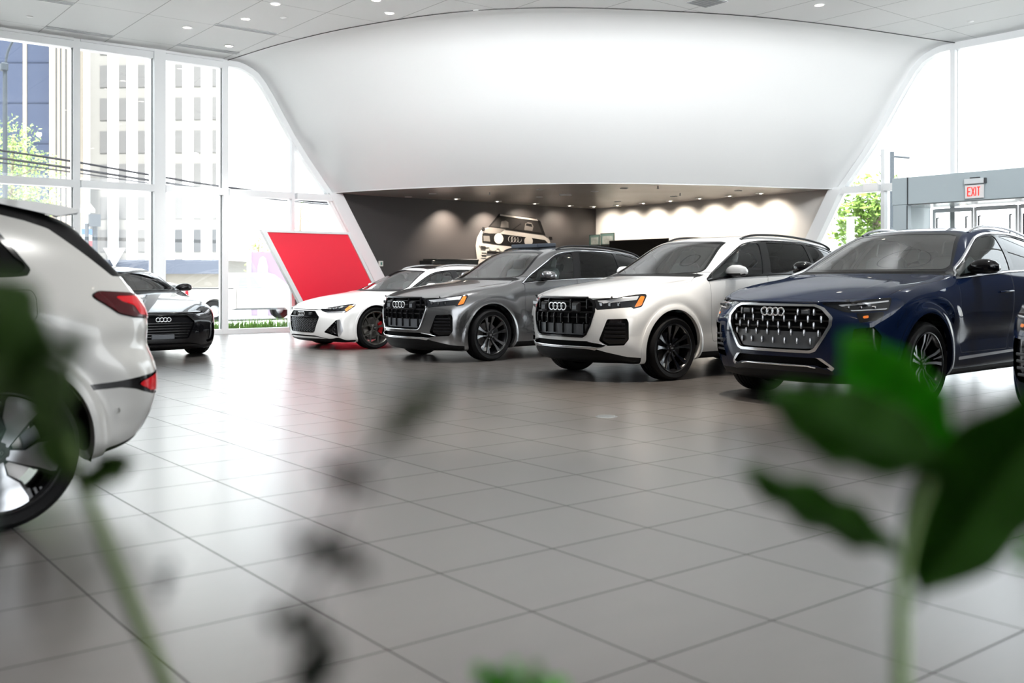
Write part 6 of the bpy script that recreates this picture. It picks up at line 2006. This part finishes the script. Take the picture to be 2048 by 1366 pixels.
def build_outside():
    asphalt = mat('street_concrete', (.45, .45, .44), .9, noise=(3, .1))
    walk = mat('pavement', (.5, .49, .47), .9, noise=(2, .08))
    o = MB().box((30, 30, -.62), (260, 260, .4)).build('ground', asphalt); o['kind'] = 'structure'
    o = MB().box((2, 23.0, -.25), (44, 3.2, .42)).build('pavement_left', walk); o['kind'] = 'structure'
    o = MB().box((22.3, 5, -.25), (4.8, 34, .46)).build('pavement_right', walk); o['kind'] = 'structure'
    # grass verge
    rnd = random.Random(4); mb = MB()
    for _ in range(5200):
        u = rnd.uniform(4.5, 15); v = rnd.uniform(22.6, 24.3); hgt = rnd.uniform(.10, .30); a = rnd.uniform(0, 3.14); w = .014
        lx, ly = rnd.gauss(0, .05), rnd.gauss(0, .05)
        mb.add([(u - w * math.cos(a), v - w * math.sin(a), -.05), (u + w * math.cos(a), v + w * math.sin(a), -.05), (u + lx, v + ly, -.05 + hgt)], [(0, 1, 2)])
    g = mb.build('grass', mat('verge_grass', (.09, .18, .035), .8, spec=.1)); g['kind'] = 'stuff'; tag(g, 'bright green grass verge outside the left glazing', 'grass')
    # ---- white pick-up, parked along the street
    wp = mat('pickup_white', (.30, .29, .28), .4, coat=.3); gl = mat('pickup_glass', (.13, .14, .145), .3, spec=.2); dk = mat('pickup_dark_trim', (.10, .11, .12), .6)  # dark trim serves the door seams and chassis
    e = empty('pickup_truck', (13.33, 37.45, -.42)); tag(e, 'white crew-cab pickup truck parked outside behind the left glazing', 'truck')
    def arch(x, r, n=10): return [(x + r * math.cos(t), .40 + r * math.sin(t)) for t in np.linspace(PI, 0, n)]
    W2 = .95
    bed = [(0, .55)] + arch(1.08, .47) + [(1.95, .50), (1.95, 1.24), (0.04, 1.24)]
    MB().prism(bed, -W2, W2, 'xz').build('bed', wp, e)
    MB().prism([(.1, 1.25), (1.85, 1.25), (1.85, 1.28), (.1, 1.28)], -W2 + .02, W2 - .02, 'xz').build('bed_cover', M['satin'], e)
    low = [(1.98, .50), (3.95, .50)] + arch(4.55, .47) + [(5.5, .55), (5.55, .95), (5.45, 1.12), (4.25, 1.22), (1.98, 1.24)]
    cab = MB().prism(low, -W2, W2, 'xz'); c2 = MB()
    prof = [(1.98, 1.22), (2.05, 1.70), (2.25, 1.86), (3.35, 1.86), (3.62, 1.78), (4.30, 1.22)]
    n = len(prof); vs = [(x, -(W2 if z < 1.3 else .74), z) for x, z in prof] + [(x, (W2 if z < 1.3 else .74), z) for x, z in prof]
    c2.add(vs, [tuple(range(n)), tuple(range(n, 2 * n))[::-1]] + [(i, n + i, n + (i + 1) % n, (i + 1) % n) for i in range(n)])
    cb = cab.build('cab_lower', wp, e); c2.build('cab_roof', wp, e)
    def lean(x, z): return -(W2 + (z - 1.22) / .64 * (.74 - W2)) - .006
    for nm, pts in (('rear_quarter_window', [(2.02, 1.28), (2.09, 1.66), (2.20, 1.70), (2.42, 1.70), (2.42, 1.28)]), ('side_window', [(2.54, 1.28), (2.54, 1.72), (3.12, 1.72), (3.12, 1.28)]), ('side_window', [(3.18, 1.28), (3.18, 1.72), (3.40, 1.72), (3.60, 1.62), (4.02, 1.28)])):
        MB().add([(x, lean(x, z), z) for x, z in pts], [tuple(range(len(pts)))[::1]]).build(nm, gl, e)
    for x in (2.46, 3.15, 4.05):
        MB().box((x, -W2 - .002, .9), (.012, .006, .66)).build('door_seam', dk, e)
    for x in (2.72, 3.36): MB().bbox((x, -W2 - .02, 1.08), (.2, .03, .035), .008).build('door_handle', wp, e)
    MB().bbox((.03, -W2 + .06, 1.02), (.12, .16, .34), .02).build('tail_lamp', M['ruby'], e)
    MB().bbox((-.08, 0, .55), (.16, 1.8, .2), .03).build('rear_bumper', M['chrome'], e)
    MB().prism([(1.5, .42), (4.0, .42), (4.0, .52), (1.5, .52)], -.8, .8, 'xz').build('chassis', dk, e)
    for x in (1.08, 4.55):
        for sg in (-1, 1):
            w = MB().lathe([(.22, -.13), (.37, -.135), (.405, -.10), (.405, .10), (.37, .135), (.22, .13)], (x, sg * .82, .40), (0, 1, 0), 32).build('wheel', M['tyre'], e, smooth=40)
            r = MB().lathe([(.001, -.08), (.06, -.09), (.20, -.06), (.225, -.12)], (x, sg * .82, .40), (0, 1, 0) if sg < 0 else (0, -1, 0), 24)
            r.build('rim', M['alu'], w, smooth=30)
            a = MB().tube([(x + .50 * math.cos(t), sg * (W2 + .01), .40 + .50 * math.sin(t)) for t in np.linspace(PI * .98, .02, 14)], .035, 8).build('wheel_arch_trim', wp, e, smooth=60)
    # ---- office block and its neighbours, far across the street
    whi = mat('office_pier', (.80, .80, .79), .8); spn = mat('office_spandrel', (.17, .163, .15), .8); wg = mat('office_window', (.115, .112, .11), .4, spec=.2); wd = mat('office_window_dark', (.045, .047, .05), .4, spec=.2); bl = mat('office_canopy', (.055, .065, .09), .6); be = mat('office_beige', (.20, .17, .135), .8)
    b = empty('office_building', view_frame(-45.72, 106, -.4), -CA - .06); tag(b, 'tall white office block with columns of grey windows across the street', 'building')
    MB().box((7.1, 7, 15.2), (15.4, 12, 31)).build('wall', spn, b)
    MB().box((7.2, .75, 2.9), (16.2, 1.5, 1.5)).build('canopy', bl, b)
    MB().box((7.2, .98, 1.1), (15.6, .1, 2.2)).build('ground_floor', mat('office_base', (.27, .25, .22), .8), b)
    MB().box((8.3, .9, 1.1), (.9, .1, 2.2)).build('entrance_door', wd, b)
    cx = [1.93, 4.03, 6.1, 8.12, 10.15, 12.2, 14.2]
    edges = [-.6] + [(p + q) / 2 for p, q in zip(cx[:-1], cx[1:])] + [15.1]
    for i in range(len(edges)):
        w = 1.16 if 0 < i < len(edges) - 1 else 1.6
        x = edges[i] + (.2 if i == 0 else 0)
        MB().box((x, .93 if i < len(edges) - 1 else 6.9, 17.2), (w, .14 if i < len(edges) - 1 else 12.1, 27.2)).build('pier', whi, b)
    for x in cx:
        for k in range(8):
            z = 5.7 + k * 3.52
            MB().box((x, .97, z), (.86, .06, 2.35)).build('window', wd if (k == 0 and x > 7) else wg, b)
    b2 = empty('beige_tower', view_frame(-43.25, 94, -.4), -CA); tag(b2, 'narrow beige tower with dark vertical strips left of the white office block', 'building')
    MB().box((.6, 1.5, 15), (1.95, 3, 30)).build('wall', be, b2)
    for x in (.30, .72, 1.22): MB().box((x, -.02, 15), (.13, .06, 30)).build('window_strip', wd, b2)
    b3 = empty('blue_building', view_frame(-51.9, 95, -.4), -CA); tag(b3, 'dark blue glass building at the left edge behind the lamp post', 'building')
    bm = mat('blue_cladding', (.038, .047, .075), .5, spec=.1)
    MB().box((2.0, 2.5, 15), (11.4, 3, 30)).build('wall', bm, b3)
    MB().box((5.05, .95, 15), (.38, .12, 30)).build('light_fin', be, b3)
    for k in range(7): MB().box((2.0, .98, 3 + k * 3.9), (11.4, .05, .12)).build('floor_line', mat('blue_line', (.028, .036, .06), .5, spec=.1) if k == 0 else bpy.data.materials['blue_line'], b3)
    b4 = empty('lilac_building', view_frame(-11.2, 44, -.4), -CA); tag(b4, 'low lilac building with a white arch behind the pickup truck', 'building')
    li = mat('lilac_wall', (.15, .12, .17), .8)
    MB().box((.7, 2, 1.4), (2.3, 4, 2.8)).build('wall', li, b4)
    MB().prism([(.0, .0), (.0, 2.1), (.1, 2.5), (.22, 2.6), (.34, 2.5), (.44, 2.1), (.44, .0)], -.08, .02, 'xz').build('arch', mat('arch_white', (.40, .39, .37), .8), b4)
    for x in (-.38, 1.75): MB().box((x, -.05, 1.4), (.16, .1, 2.8)).build('pilaster', whi, b4)
    MB().box((.22, -.12, 1.75), (.34, .08, .3)).build('awning', mat('teal_awning', (.04, .25, .23), .6), b4)
    # ---- street furniture
    pm = mat('pole_grey', (.035, .042, .05), .6, spec=.2)
    e = empty('lamp_post', view_frame(-18.3, 36, -.4)); tag(e, 'grey lamp post with a curved arm at the left edge outside', 'lamp post')
    MB().tube([(0, 0, 0), (0, 0, 9.4)], [.10, .075], 12).build('pole', pm, e, smooth=60)
    MB().tube(spline([(0, 0, 9.2), (.08, -.06, 9.8), (.35, -.28, 10.35), (1.0, -.8, 10.6)], 5), .045, 8).build('arm', pm, e, smooth=60)
    MB().bbox((-.03, 0, 9.25), (.25, .25, .3), .04).build('clamp', pm, e)
    MB().bbox((1.2, -.95, 10.6), (.6, .3, .14), .05).build('lamp_head', pm, e)
    cable = mat('cable_black', (.012, .012, .015), .8, spec=.1)
    A0 = [(-30., 33., 7.1), (-17.9, 34., 5.65), (-12.6, 34.6, 4.82), (-10.2, 35, 4.45), (-6, 35.6, 4.0), (0., 36.5, 3.75)]
    for k, (dz, r, t) in enumerate(((.0, .040, 'uppermost overhead cable crossing the left glazing'), (-.27, .045, 'lower bundled overhead cable crossing the left glazing'), (-.42, .025, 'thin lowest overhead cable crossing the left glazing'))):
        pts = [view_frame(x, y, z + dz * (1 - .55 * max(0, min(1, (x + 18) / 10)))) for x, y, z in A0]
        o = MB().tube(spline(pts, 8), r, 6).build('overhead_cable', cable, smooth=60); tag(o, t, 'cable')
    e = empty('signal_post', view_frame(-15.35, 36, -.4)); tag(e, 'post with a square box and small gabled cap seen through the second bay', 'post')
    MB().tube([(0, 0, 0), (0, 0, 3.6)], .07, 10).build('pole', pm, e, smooth=60)
    MB().box((.24, -.1, 3.72), (.38, .2, .44)).build('box', pm, e)
    MB().tube([(.28, 0, 0), (.28, 0, 3.5)], .09, 10).build('second_pole', pm, e, smooth=60)
    MB().prism([(-.22, 4.12), (.02, 4.42), (.26, 4.12), (.26, 4.0), (-.22, 4.0)], -.12, .12, 'xz').build('cap', mat('pale_cap', (.22, .215, .20), .8), e)
    e = empty('street_sign', view_frame(-15.75, 37, -.4)); tag(e, 'red, white and blue sign low behind the second bay', 'sign')
    MB().tube([(0, 0, 0), (0, 0, 3.4)], .04, 8).build('post', pm, e)
    for z, c in ((3.35, '2a4f80'), (3.12, '8a8a8a'), (2.92, '80252c')): MB().box((.0, -.05, z), (.42, .04, .2)).build('band', mat('band_' + c, '#' + c, .6), e)
    e = empty('yield_sign', view_frame(-14.35, 36, -.4)); tag(e, 'white triangular sign, point down, behind the white electric SUV', 'sign')
    MB().tube([(0, .05, 0), (0, .05, 2.5)], .035, 8).build('post', whi, e)
    ts = MB().prism([(-.40, 2.72), (.40, 2.72), (0, 2.02)], -.012, .012, 'xz').build('plate', mat('sign_back', (.30, .30, .295), .6), e)
    ts.rotation_euler = (0, 0, -CA)
    leafm = mat('pale_leaf', (.22, .31, .09), .8, spec=.1); leafm2 = mat('fresh_leaf', (.12, .20, .04), .8, spec=.1); bark = mat('bark', (.16, .13, .10), .9)
    tree('tree', view_frame(-20.0, 40, -.4), 7.8, 2.2, leafm, bark, 'feathery pale green tree at the left edge outside', 3, 3600, .075)
    tree('tree', view_frame(-13.2, 52, -.4), 3.6, 1.1, leafm, bark, 'small pale tree far off beside the lilac building', 9, 300, .12)
    tree('tree', view_frame(-11.0, 52, -.4), 5.6, 1.2, leafm, bark, 'thin bare-looking tree behind the slanted left glazing', 12, 120, .10)
    tree('tree', view_frame(12.4, 34, -.4), 4.6, 1.9, leafm2, bark, 'green tree outside seen between the light wall and the lobby', 5, 1300, .15)
    tree('tree', view_frame(15.4, 44, -.4), 4.8, 2.2, leafm2, bark, 'green tree outside right behind the lobby pier', 6, 900, .16)
    e = empty('street_pole', view_frame(11.9, 31.4, -.4)); tag(e, 'grey street pole with a short arm beyond the right glazing', 'post')
    MB().tube([(0, 0, 0), (0, 0, 5.6)], .13, 12).build('pole', pm, e, smooth=60); MB().tube([(-.5, 0, 5.45), (1.1, 0, 5.5)], .04, 8).build('arm', pm, e)
    e = empty('white_post', view_frame(11.2, 33, -.4)); tag(e, 'white post beyond the right glazing, left of the grey pole', 'post')
    MB().tube([(0, 0, 0), (0, 0, 3.6)], .12, 12).build('post', whi, e, smooth=60); MB().bbox((0, 0, 3.62), (.3, .3, .06), .01).build('cap', whi, e)

# ================================================================ plants close to the viewer
def leaf_mat(name, c, tr):
    m, nt, b = _nt(name)
    b.inputs['Base Color'].default_value = tuple(c) + (1,); b.inputs['Roughness'].default_value = .45; b.inputs['Specular IOR Level'].default_value = .2
    t = nt.nodes.new('ShaderNodeBsdfTranslucent'); t.inputs['Color'].default_value = tuple(tr) + (1,)
    mx = nt.nodes.new('ShaderNodeMixShader'); mx.inputs[0].default_value = .35
    out = nt.nodes['Material Output']
    nt.links.new(b.outputs[0], mx.inputs[1]); nt.links.new(t.outputs[0], mx.inputs[2]); nt.links.new(mx.outputs[0], out.inputs['Surface'])
    return m

def leaf(parent, base, tip, width, m, bow=.12, roll=0., p=.9, name='leaf'):
    """oval blade with a folded midrib; bow: sag as a share of the length; roll turns it round its axis"""
    a, b = Vector(base), Vector(tip); d = b - a; L = d.length; d.normalize()
    up = Vector((0, 0, 1)); s = d.cross(up)
    if s.length < .1: s = Vector((1, 0, 0))
    s.normalize(); nrm = s.cross(d).normalized()
    R = Matrix.Rotation(roll, 3, d); s = R @ s; nrm = R @ nrm
    mb = MB(); nu, nv = 14, 6; vs = []
    for i in range(nu + 1):
        t = i / nu; w = width / 2 * (math.sin(PI * min(1, t ** p)) ** .75 if 0 < t < 1 else .02)
        for j in range(-nv, nv + 1):
            q = j / nv
            vs.append(a + d * (L * t) + s * (w * q) + nrm * (abs(q) * w * .30 + bow * L * 4 * t * (1 - t) + .004 * math.sin(t * 22) * abs(q)))
    k = 2 * nv + 1
    fs = [(i * k + j, i * k + j + 1, (i + 1) * k + j + 1, (i + 1) * k + j) for i in range(nu) for j in range(k - 1)]
    lo = len(vs); vs += [v - nrm * .0006 for v in vs]
    fs += [tuple(lo + q for q in f[::-1]) for f in fs]
    mb.add(vs, fs)
    o = mb.build(name, m, parent, smooth=180)
    # petiole and midrib
    r = MB(); r.tube([a + d * (L * t) + nrm * (bow * L * 4 * t * (1 - t) - .001) for t in np.linspace(-.04, .95, 9)], [.0022 - .0016 * i / 8 for i in range(9)], 6)
    r.build('midrib', m, o, smooth=60)
    return o

def K(px, py, Y):
    """metres: a point seen at an image position (px, py) and standing Y metres ahead"""
    return view_frame((px - 1024) * Y / 1994.6, Y, 1.2 + (558.1 - py) * Y / 1994.6)

def build_plants():
    gb = leaf_mat('leaf_bright', (.06, .30, .012), (.08, .55, .012)); gd = leaf_mat('leaf_dark', (.03, .10, .008), (.035, .17, .008)); gm = leaf_mat('leaf_mid', (.03, .062, .012), (.03, .09, .01)); gg = leaf_mat('leaf_grey_green', (.012, .02, .011), (.010, .022, .008)); st = mat('stem_green', (.30, .46, .17), .5); sd = mat('stem_dark', (.06, .10, .018), .5)
    # trough
    e = empty('planter', view_frame(-.02, .62, 0), -CA); tag(e, 'long low planter trough holding the foreground plants', 'planter')
    tm = mat('planter_stone', (.25, .24, .23), .7)
    for c, d in (((0, -.22, .24), (1.25, .03, .48)), ((0, .22, .24), (1.25, .03, .48)), ((-.61, 0, .24), (.03, .41, .48)), ((.61, 0, .24), (.03, .41, .48))): MB().bbox(c, d, .006).build('side_panel', tm, e)
    MB().box((0, 0, .21), (1.19, .41, .42)).build('soil', mat('soil', (.03, .022, .016), .95, noise=(30, .4)), e)
    def plant(label, foot, pts, rad, m):
        r = empty('leafy_plant', foot); tag(r, label, 'plant')
        f = Vector(foot)
        P = [Vector(p) - f for p in pts]
        sm = spline([tuple(p) for p in P], 5)
        n = len(sm); ra = [rad * (1.1 - .5 * i / n) for i in range(n)]
        MB().tube(sm, ra, 10).build('stem', m, r, smooth=60)
        return r, f
    def lf(r, f, b, t, w, m, **k):
        return leaf(r, Vector(b) - f, Vector(t) - f, w, m, **k)
    Y = .66
    foot = view_frame(.262, Y, .4215)
    r, f = plant('plant with broad glossy green leaves close in front at the right', foot, [foot, K(1796, 2000, Y), K(1797, 1650, Y), K(1800, 1366, Y), K(1801, 1200, Y), K(1812, 1100, Y), K(1850, 985, Y), K(1888, 925, Y)], .0058, st)
    s = Y / 1994.6
    lf(r, f, K(1895, 935, Y), K(1683, 668, Y + .03), 185 * s, gb, bow=-.05, roll=1.25)  # light from above put into this leaf's brighter green
    lf(r, f, K(1885, 940, Y), K(1535, 785, Y - .05), 175 * s, gd, bow=-.03, roll=1.0)
    lf(r, f, K(1800, 1112, Y), K(1478, 938, Y - .02), 112 * s, gd, bow=-.015, roll=.9)
    lf(r, f, K(1838, 1190, Y), K(2150, 760, Y - .06), 235 * s, gd, bow=.05, roll=-1.1, p=.8)
    lf(r, f, K(1875, 960, Y), K(2120, 850, Y + .04), 150 * s, gd, bow=.05, roll=-.9)
    lf(r, f, K(2110, 1000, Y + .05), K(1975, 1078, Y + .02), 95 * s, gb, bow=.05, roll=1.1)
    lf(r, f, K(2120, 1060, Y), K(2030, 1140, Y), 60 * s, gb, bow=.05, roll=1.1)
    Y = .72; s = Y / 1994.6
    foot = view_frame(-.245, Y, .4215)
    r, f = plant('tall stemmed plant with dark leaves close in front at the left', foot, [foot, K(380, 2100, Y), K(378, 1700, Y), K(355, 1500, Y), K(328, 1366, Y), K(262, 1210, Y), K(200, 1060, Y), K(160, 960, Y), K(118, 850, Y - .02), K(60, 720, Y - .06)], .0062, sd)
    lf(r, f, K(168, 965, Y), K(282, 925, Y - .03), 80 * s, gm, bow=.06, roll=1.2)
    lf(r, f, K(155, 960, Y), K(95, 830, Y - .04), 85 * s, gm, bow=.06, roll=.9)
    lf(r, f, K(130, 870, Y - .1), K(165, 660, Y - .22), 120 * s, gm, bow=.06, roll=.8)
    lf(r, f, K(90, 800, Y - .15), K(-40, 570, Y - .27), 170 * s, gm, bow=.05, roll=.9)
    lf(r, f, K(60, 800, Y - .15), K(-60, 760, Y - .27), 130 * s, gm, bow=.05, roll=.9)
    lf(r, f, K(30, 860, Y - .1), K(-20, 1130, Y - .22), 120 * s, leaf_mat('leaf_blue_green', (.10, .17, .14), (.06, .12, .09)), bow=.05, roll=1.1)
    Y = .44; s = Y / 1994.6
    foot = view_frame(-.10, Y + .03, .4215)
    r, f = plant('slender plant with small dark leaves, most blurred, centre left', foot, [foot, K(600, 2900, Y), K(600, 2100, Y), K(600, 1600, Y), K(598, 1420, Y), K(590, 1290, Y), K(640, 1130, Y), K(690, 985, Y), K(770, 880, Y), K(850, 800, Y)], .0012, gg)
    lf(r, f, K(765, 885, Y), K(905, 765, Y - .01), 62 * s, gm, bow=.05, roll=1.2)
    lf(r, f, K(745, 975, Y), K(632, 945, Y), 62 * s, gg, bow=.05, roll=1.0)
    lf(r, f, K(735, 1150, Y), K(575, 1085, Y), 85 * s, gg, bow=.05, roll=1.0)
    lf(r, f, K(670, 1300, Y), K(525, 1235, Y), 95 * s, gg, bow=.05, roll=1.0)
    lf(r, f, K(600, 1390, Y), K(680, 1290, Y), 90 * s, gg, bow=.05, roll=1.0)
    lf(r, f, K(320, 1190, Y + .1), K(345, 1120, Y + .1), 35 * s, gg, bow=.05, roll=1.0)
    Y = .66; s = Y / 1994.6
    foot = view_frame(.004, Y, .4215)
    r, f = plant('low bright green plant peeping in at the bottom centre', foot, [foot, K(1032, 1500, Y), K(1034, 1420, Y)], .004, st)
    lf(r, f, K(1040, 1425, Y), K(942, 1335, Y), 75 * s, gb, bow=.06, roll=1.1)
    lf(r, f, K(1036, 1425, Y), K(1020, 1318, Y + .02), 70 * s, gb, bow=.06, roll=1.1)
    lf(r, f, K(1045, 1425, Y), K(1082, 1318, Y), 45 * s, leaf_mat('leaf_highlight', (.25, .42, .18), (.25, .5, .15)), bow=.06, roll=1.2)  # highlight on the foliage painted as a paler blade
    lf(r, f, K(1045, 1425, Y), K(1130, 1360, Y + .03), 60 * s, gb, bow=.06, roll=1.1)
# ================================================================ assemble
build_mats()
build_room()
build_fittings()
build_lobby()
build_panel()
build_mural()
build_outside()
build_large_suv('suv', (7.845, 9.063, -.6, 1), 'white three-row SUV with black grille between the grey SUV and the blue SUV', M['p_white'], M['black'])
build_large_suv('suv', (7.79, 12.58, 2.6, 1), 'dark grey metallic three-row SUV with a raised roof panel', M['p_grey'], M['chrome'], dz=-.05, roof_panel=True, wheel_turn=.45)
blue = build_coupe_suv('suv', (7.87, 5.95, 2.2, 1.035), 'dark blue SUV with bright eight-sided grille frame, at the right', M['p_blue'], M['chrome'])
blue2 = copy_tree(blue)
blue2.location = (7.36, 2.65, 0)
tag(blue2, 'dark SUV cut off by the right edge, only its front corner showing', 'car')
est = build_low_car('estate_car', RS, (7.80, 15.85, 1.85, 1), 'low white sports estate with honeycomb grille in front of the red panel', M['p_white'])
build_low_car('sports_coupe', GT, (5.1, 14.9, 90, 1), 'glossy black low coupe half hidden behind the white SUV at the left', M['p_black'], True)
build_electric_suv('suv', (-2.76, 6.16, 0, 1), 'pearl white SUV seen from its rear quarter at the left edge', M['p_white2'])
out_car = copy_tree(est)
out_car.location = (18.3, 45.3, -.42); out_car.rotation_euler = (0, 0, math.radians(180))
tag(out_car, 'pale car parked outside behind the bed of the pickup truck', 'car')
for o in list(blue2.children): pass
build_plants()

# light: a bright overcast sky
w = bpy.data.worlds.new('sky'); S.world = w; w.use_nodes = True
nt = w.node_tree; bg = nt.nodes['Background']
tc = nt.nodes.new('ShaderNodeTexCoord'); sep = nt.nodes.new('ShaderNodeSeparateXYZ'); cr = nt.nodes.new('ShaderNodeValToRGB')
nt.links.new(tc.outputs['Generated'], sep.inputs[0]); nt.links.new(sep.outputs[2], cr.inputs[0]); nt.links.new(cr.outputs[0], bg.inputs['Color'])
cr.color_ramp.elements[0].position = .0; cr.color_ramp.elements[0].color = (.93, .965, 1.0, 1)
cr.color_ramp.elements[1].position = .6; cr.color_ramp.elements[1].color = (.86, .925, 1.0, 1)
bg.inputs['Strength'].default_value = 2.2

sl = bpy.data.lights.new('sun', 'SUN'); sl.energy = 10; sl.angle = math.radians(2); sl.color = (1, .985, .96)
so = bpy.data.objects.new('sun', sl); COL.objects.link(so)
so.rotation_euler = Vector((.30, .38, -1.05)).to_track_quat('-Z', 'Y').to_euler()

cam = bpy.data.cameras.new('camera'); co = bpy.data.objects.new('camera', cam); COL.objects.link(co)
co.location = (0, 0, 1.2); co.rotation_euler = (PI / 2, 0, -CA)
cam.sensor_width = 36; cam.lens = 1994.6 / 2048 * 36; cam.shift_y = -(683 - 558.1) / 2048
cam.clip_start = .02; cam.clip_end = 500
cam.dof.use_dof = True; cam.dof.focus_distance = 12.5; cam.dof.aperture_fstop = 1.9; cam.dof.aperture_blades = 9
S.camera = co
S.view_settings.view_transform = 'Standard'; S.view_settings.look = 'None'; S.view_settings.gamma = 1; S.view_settings.use_curve_mapping = False
S.view_settings.exposure = 1.15
cy = S.cycles
cy.max_bounces = 10; cy.diffuse_bounces = 5; cy.glossy_bounces = 5; cy.transparent_max_bounces = 24; cy.transmission_bounces = 6
cy.sample_clamp_indirect = 8.; cy.caustics_reflective = False; cy.caustics_refractive = False
cy.use_denoising = True
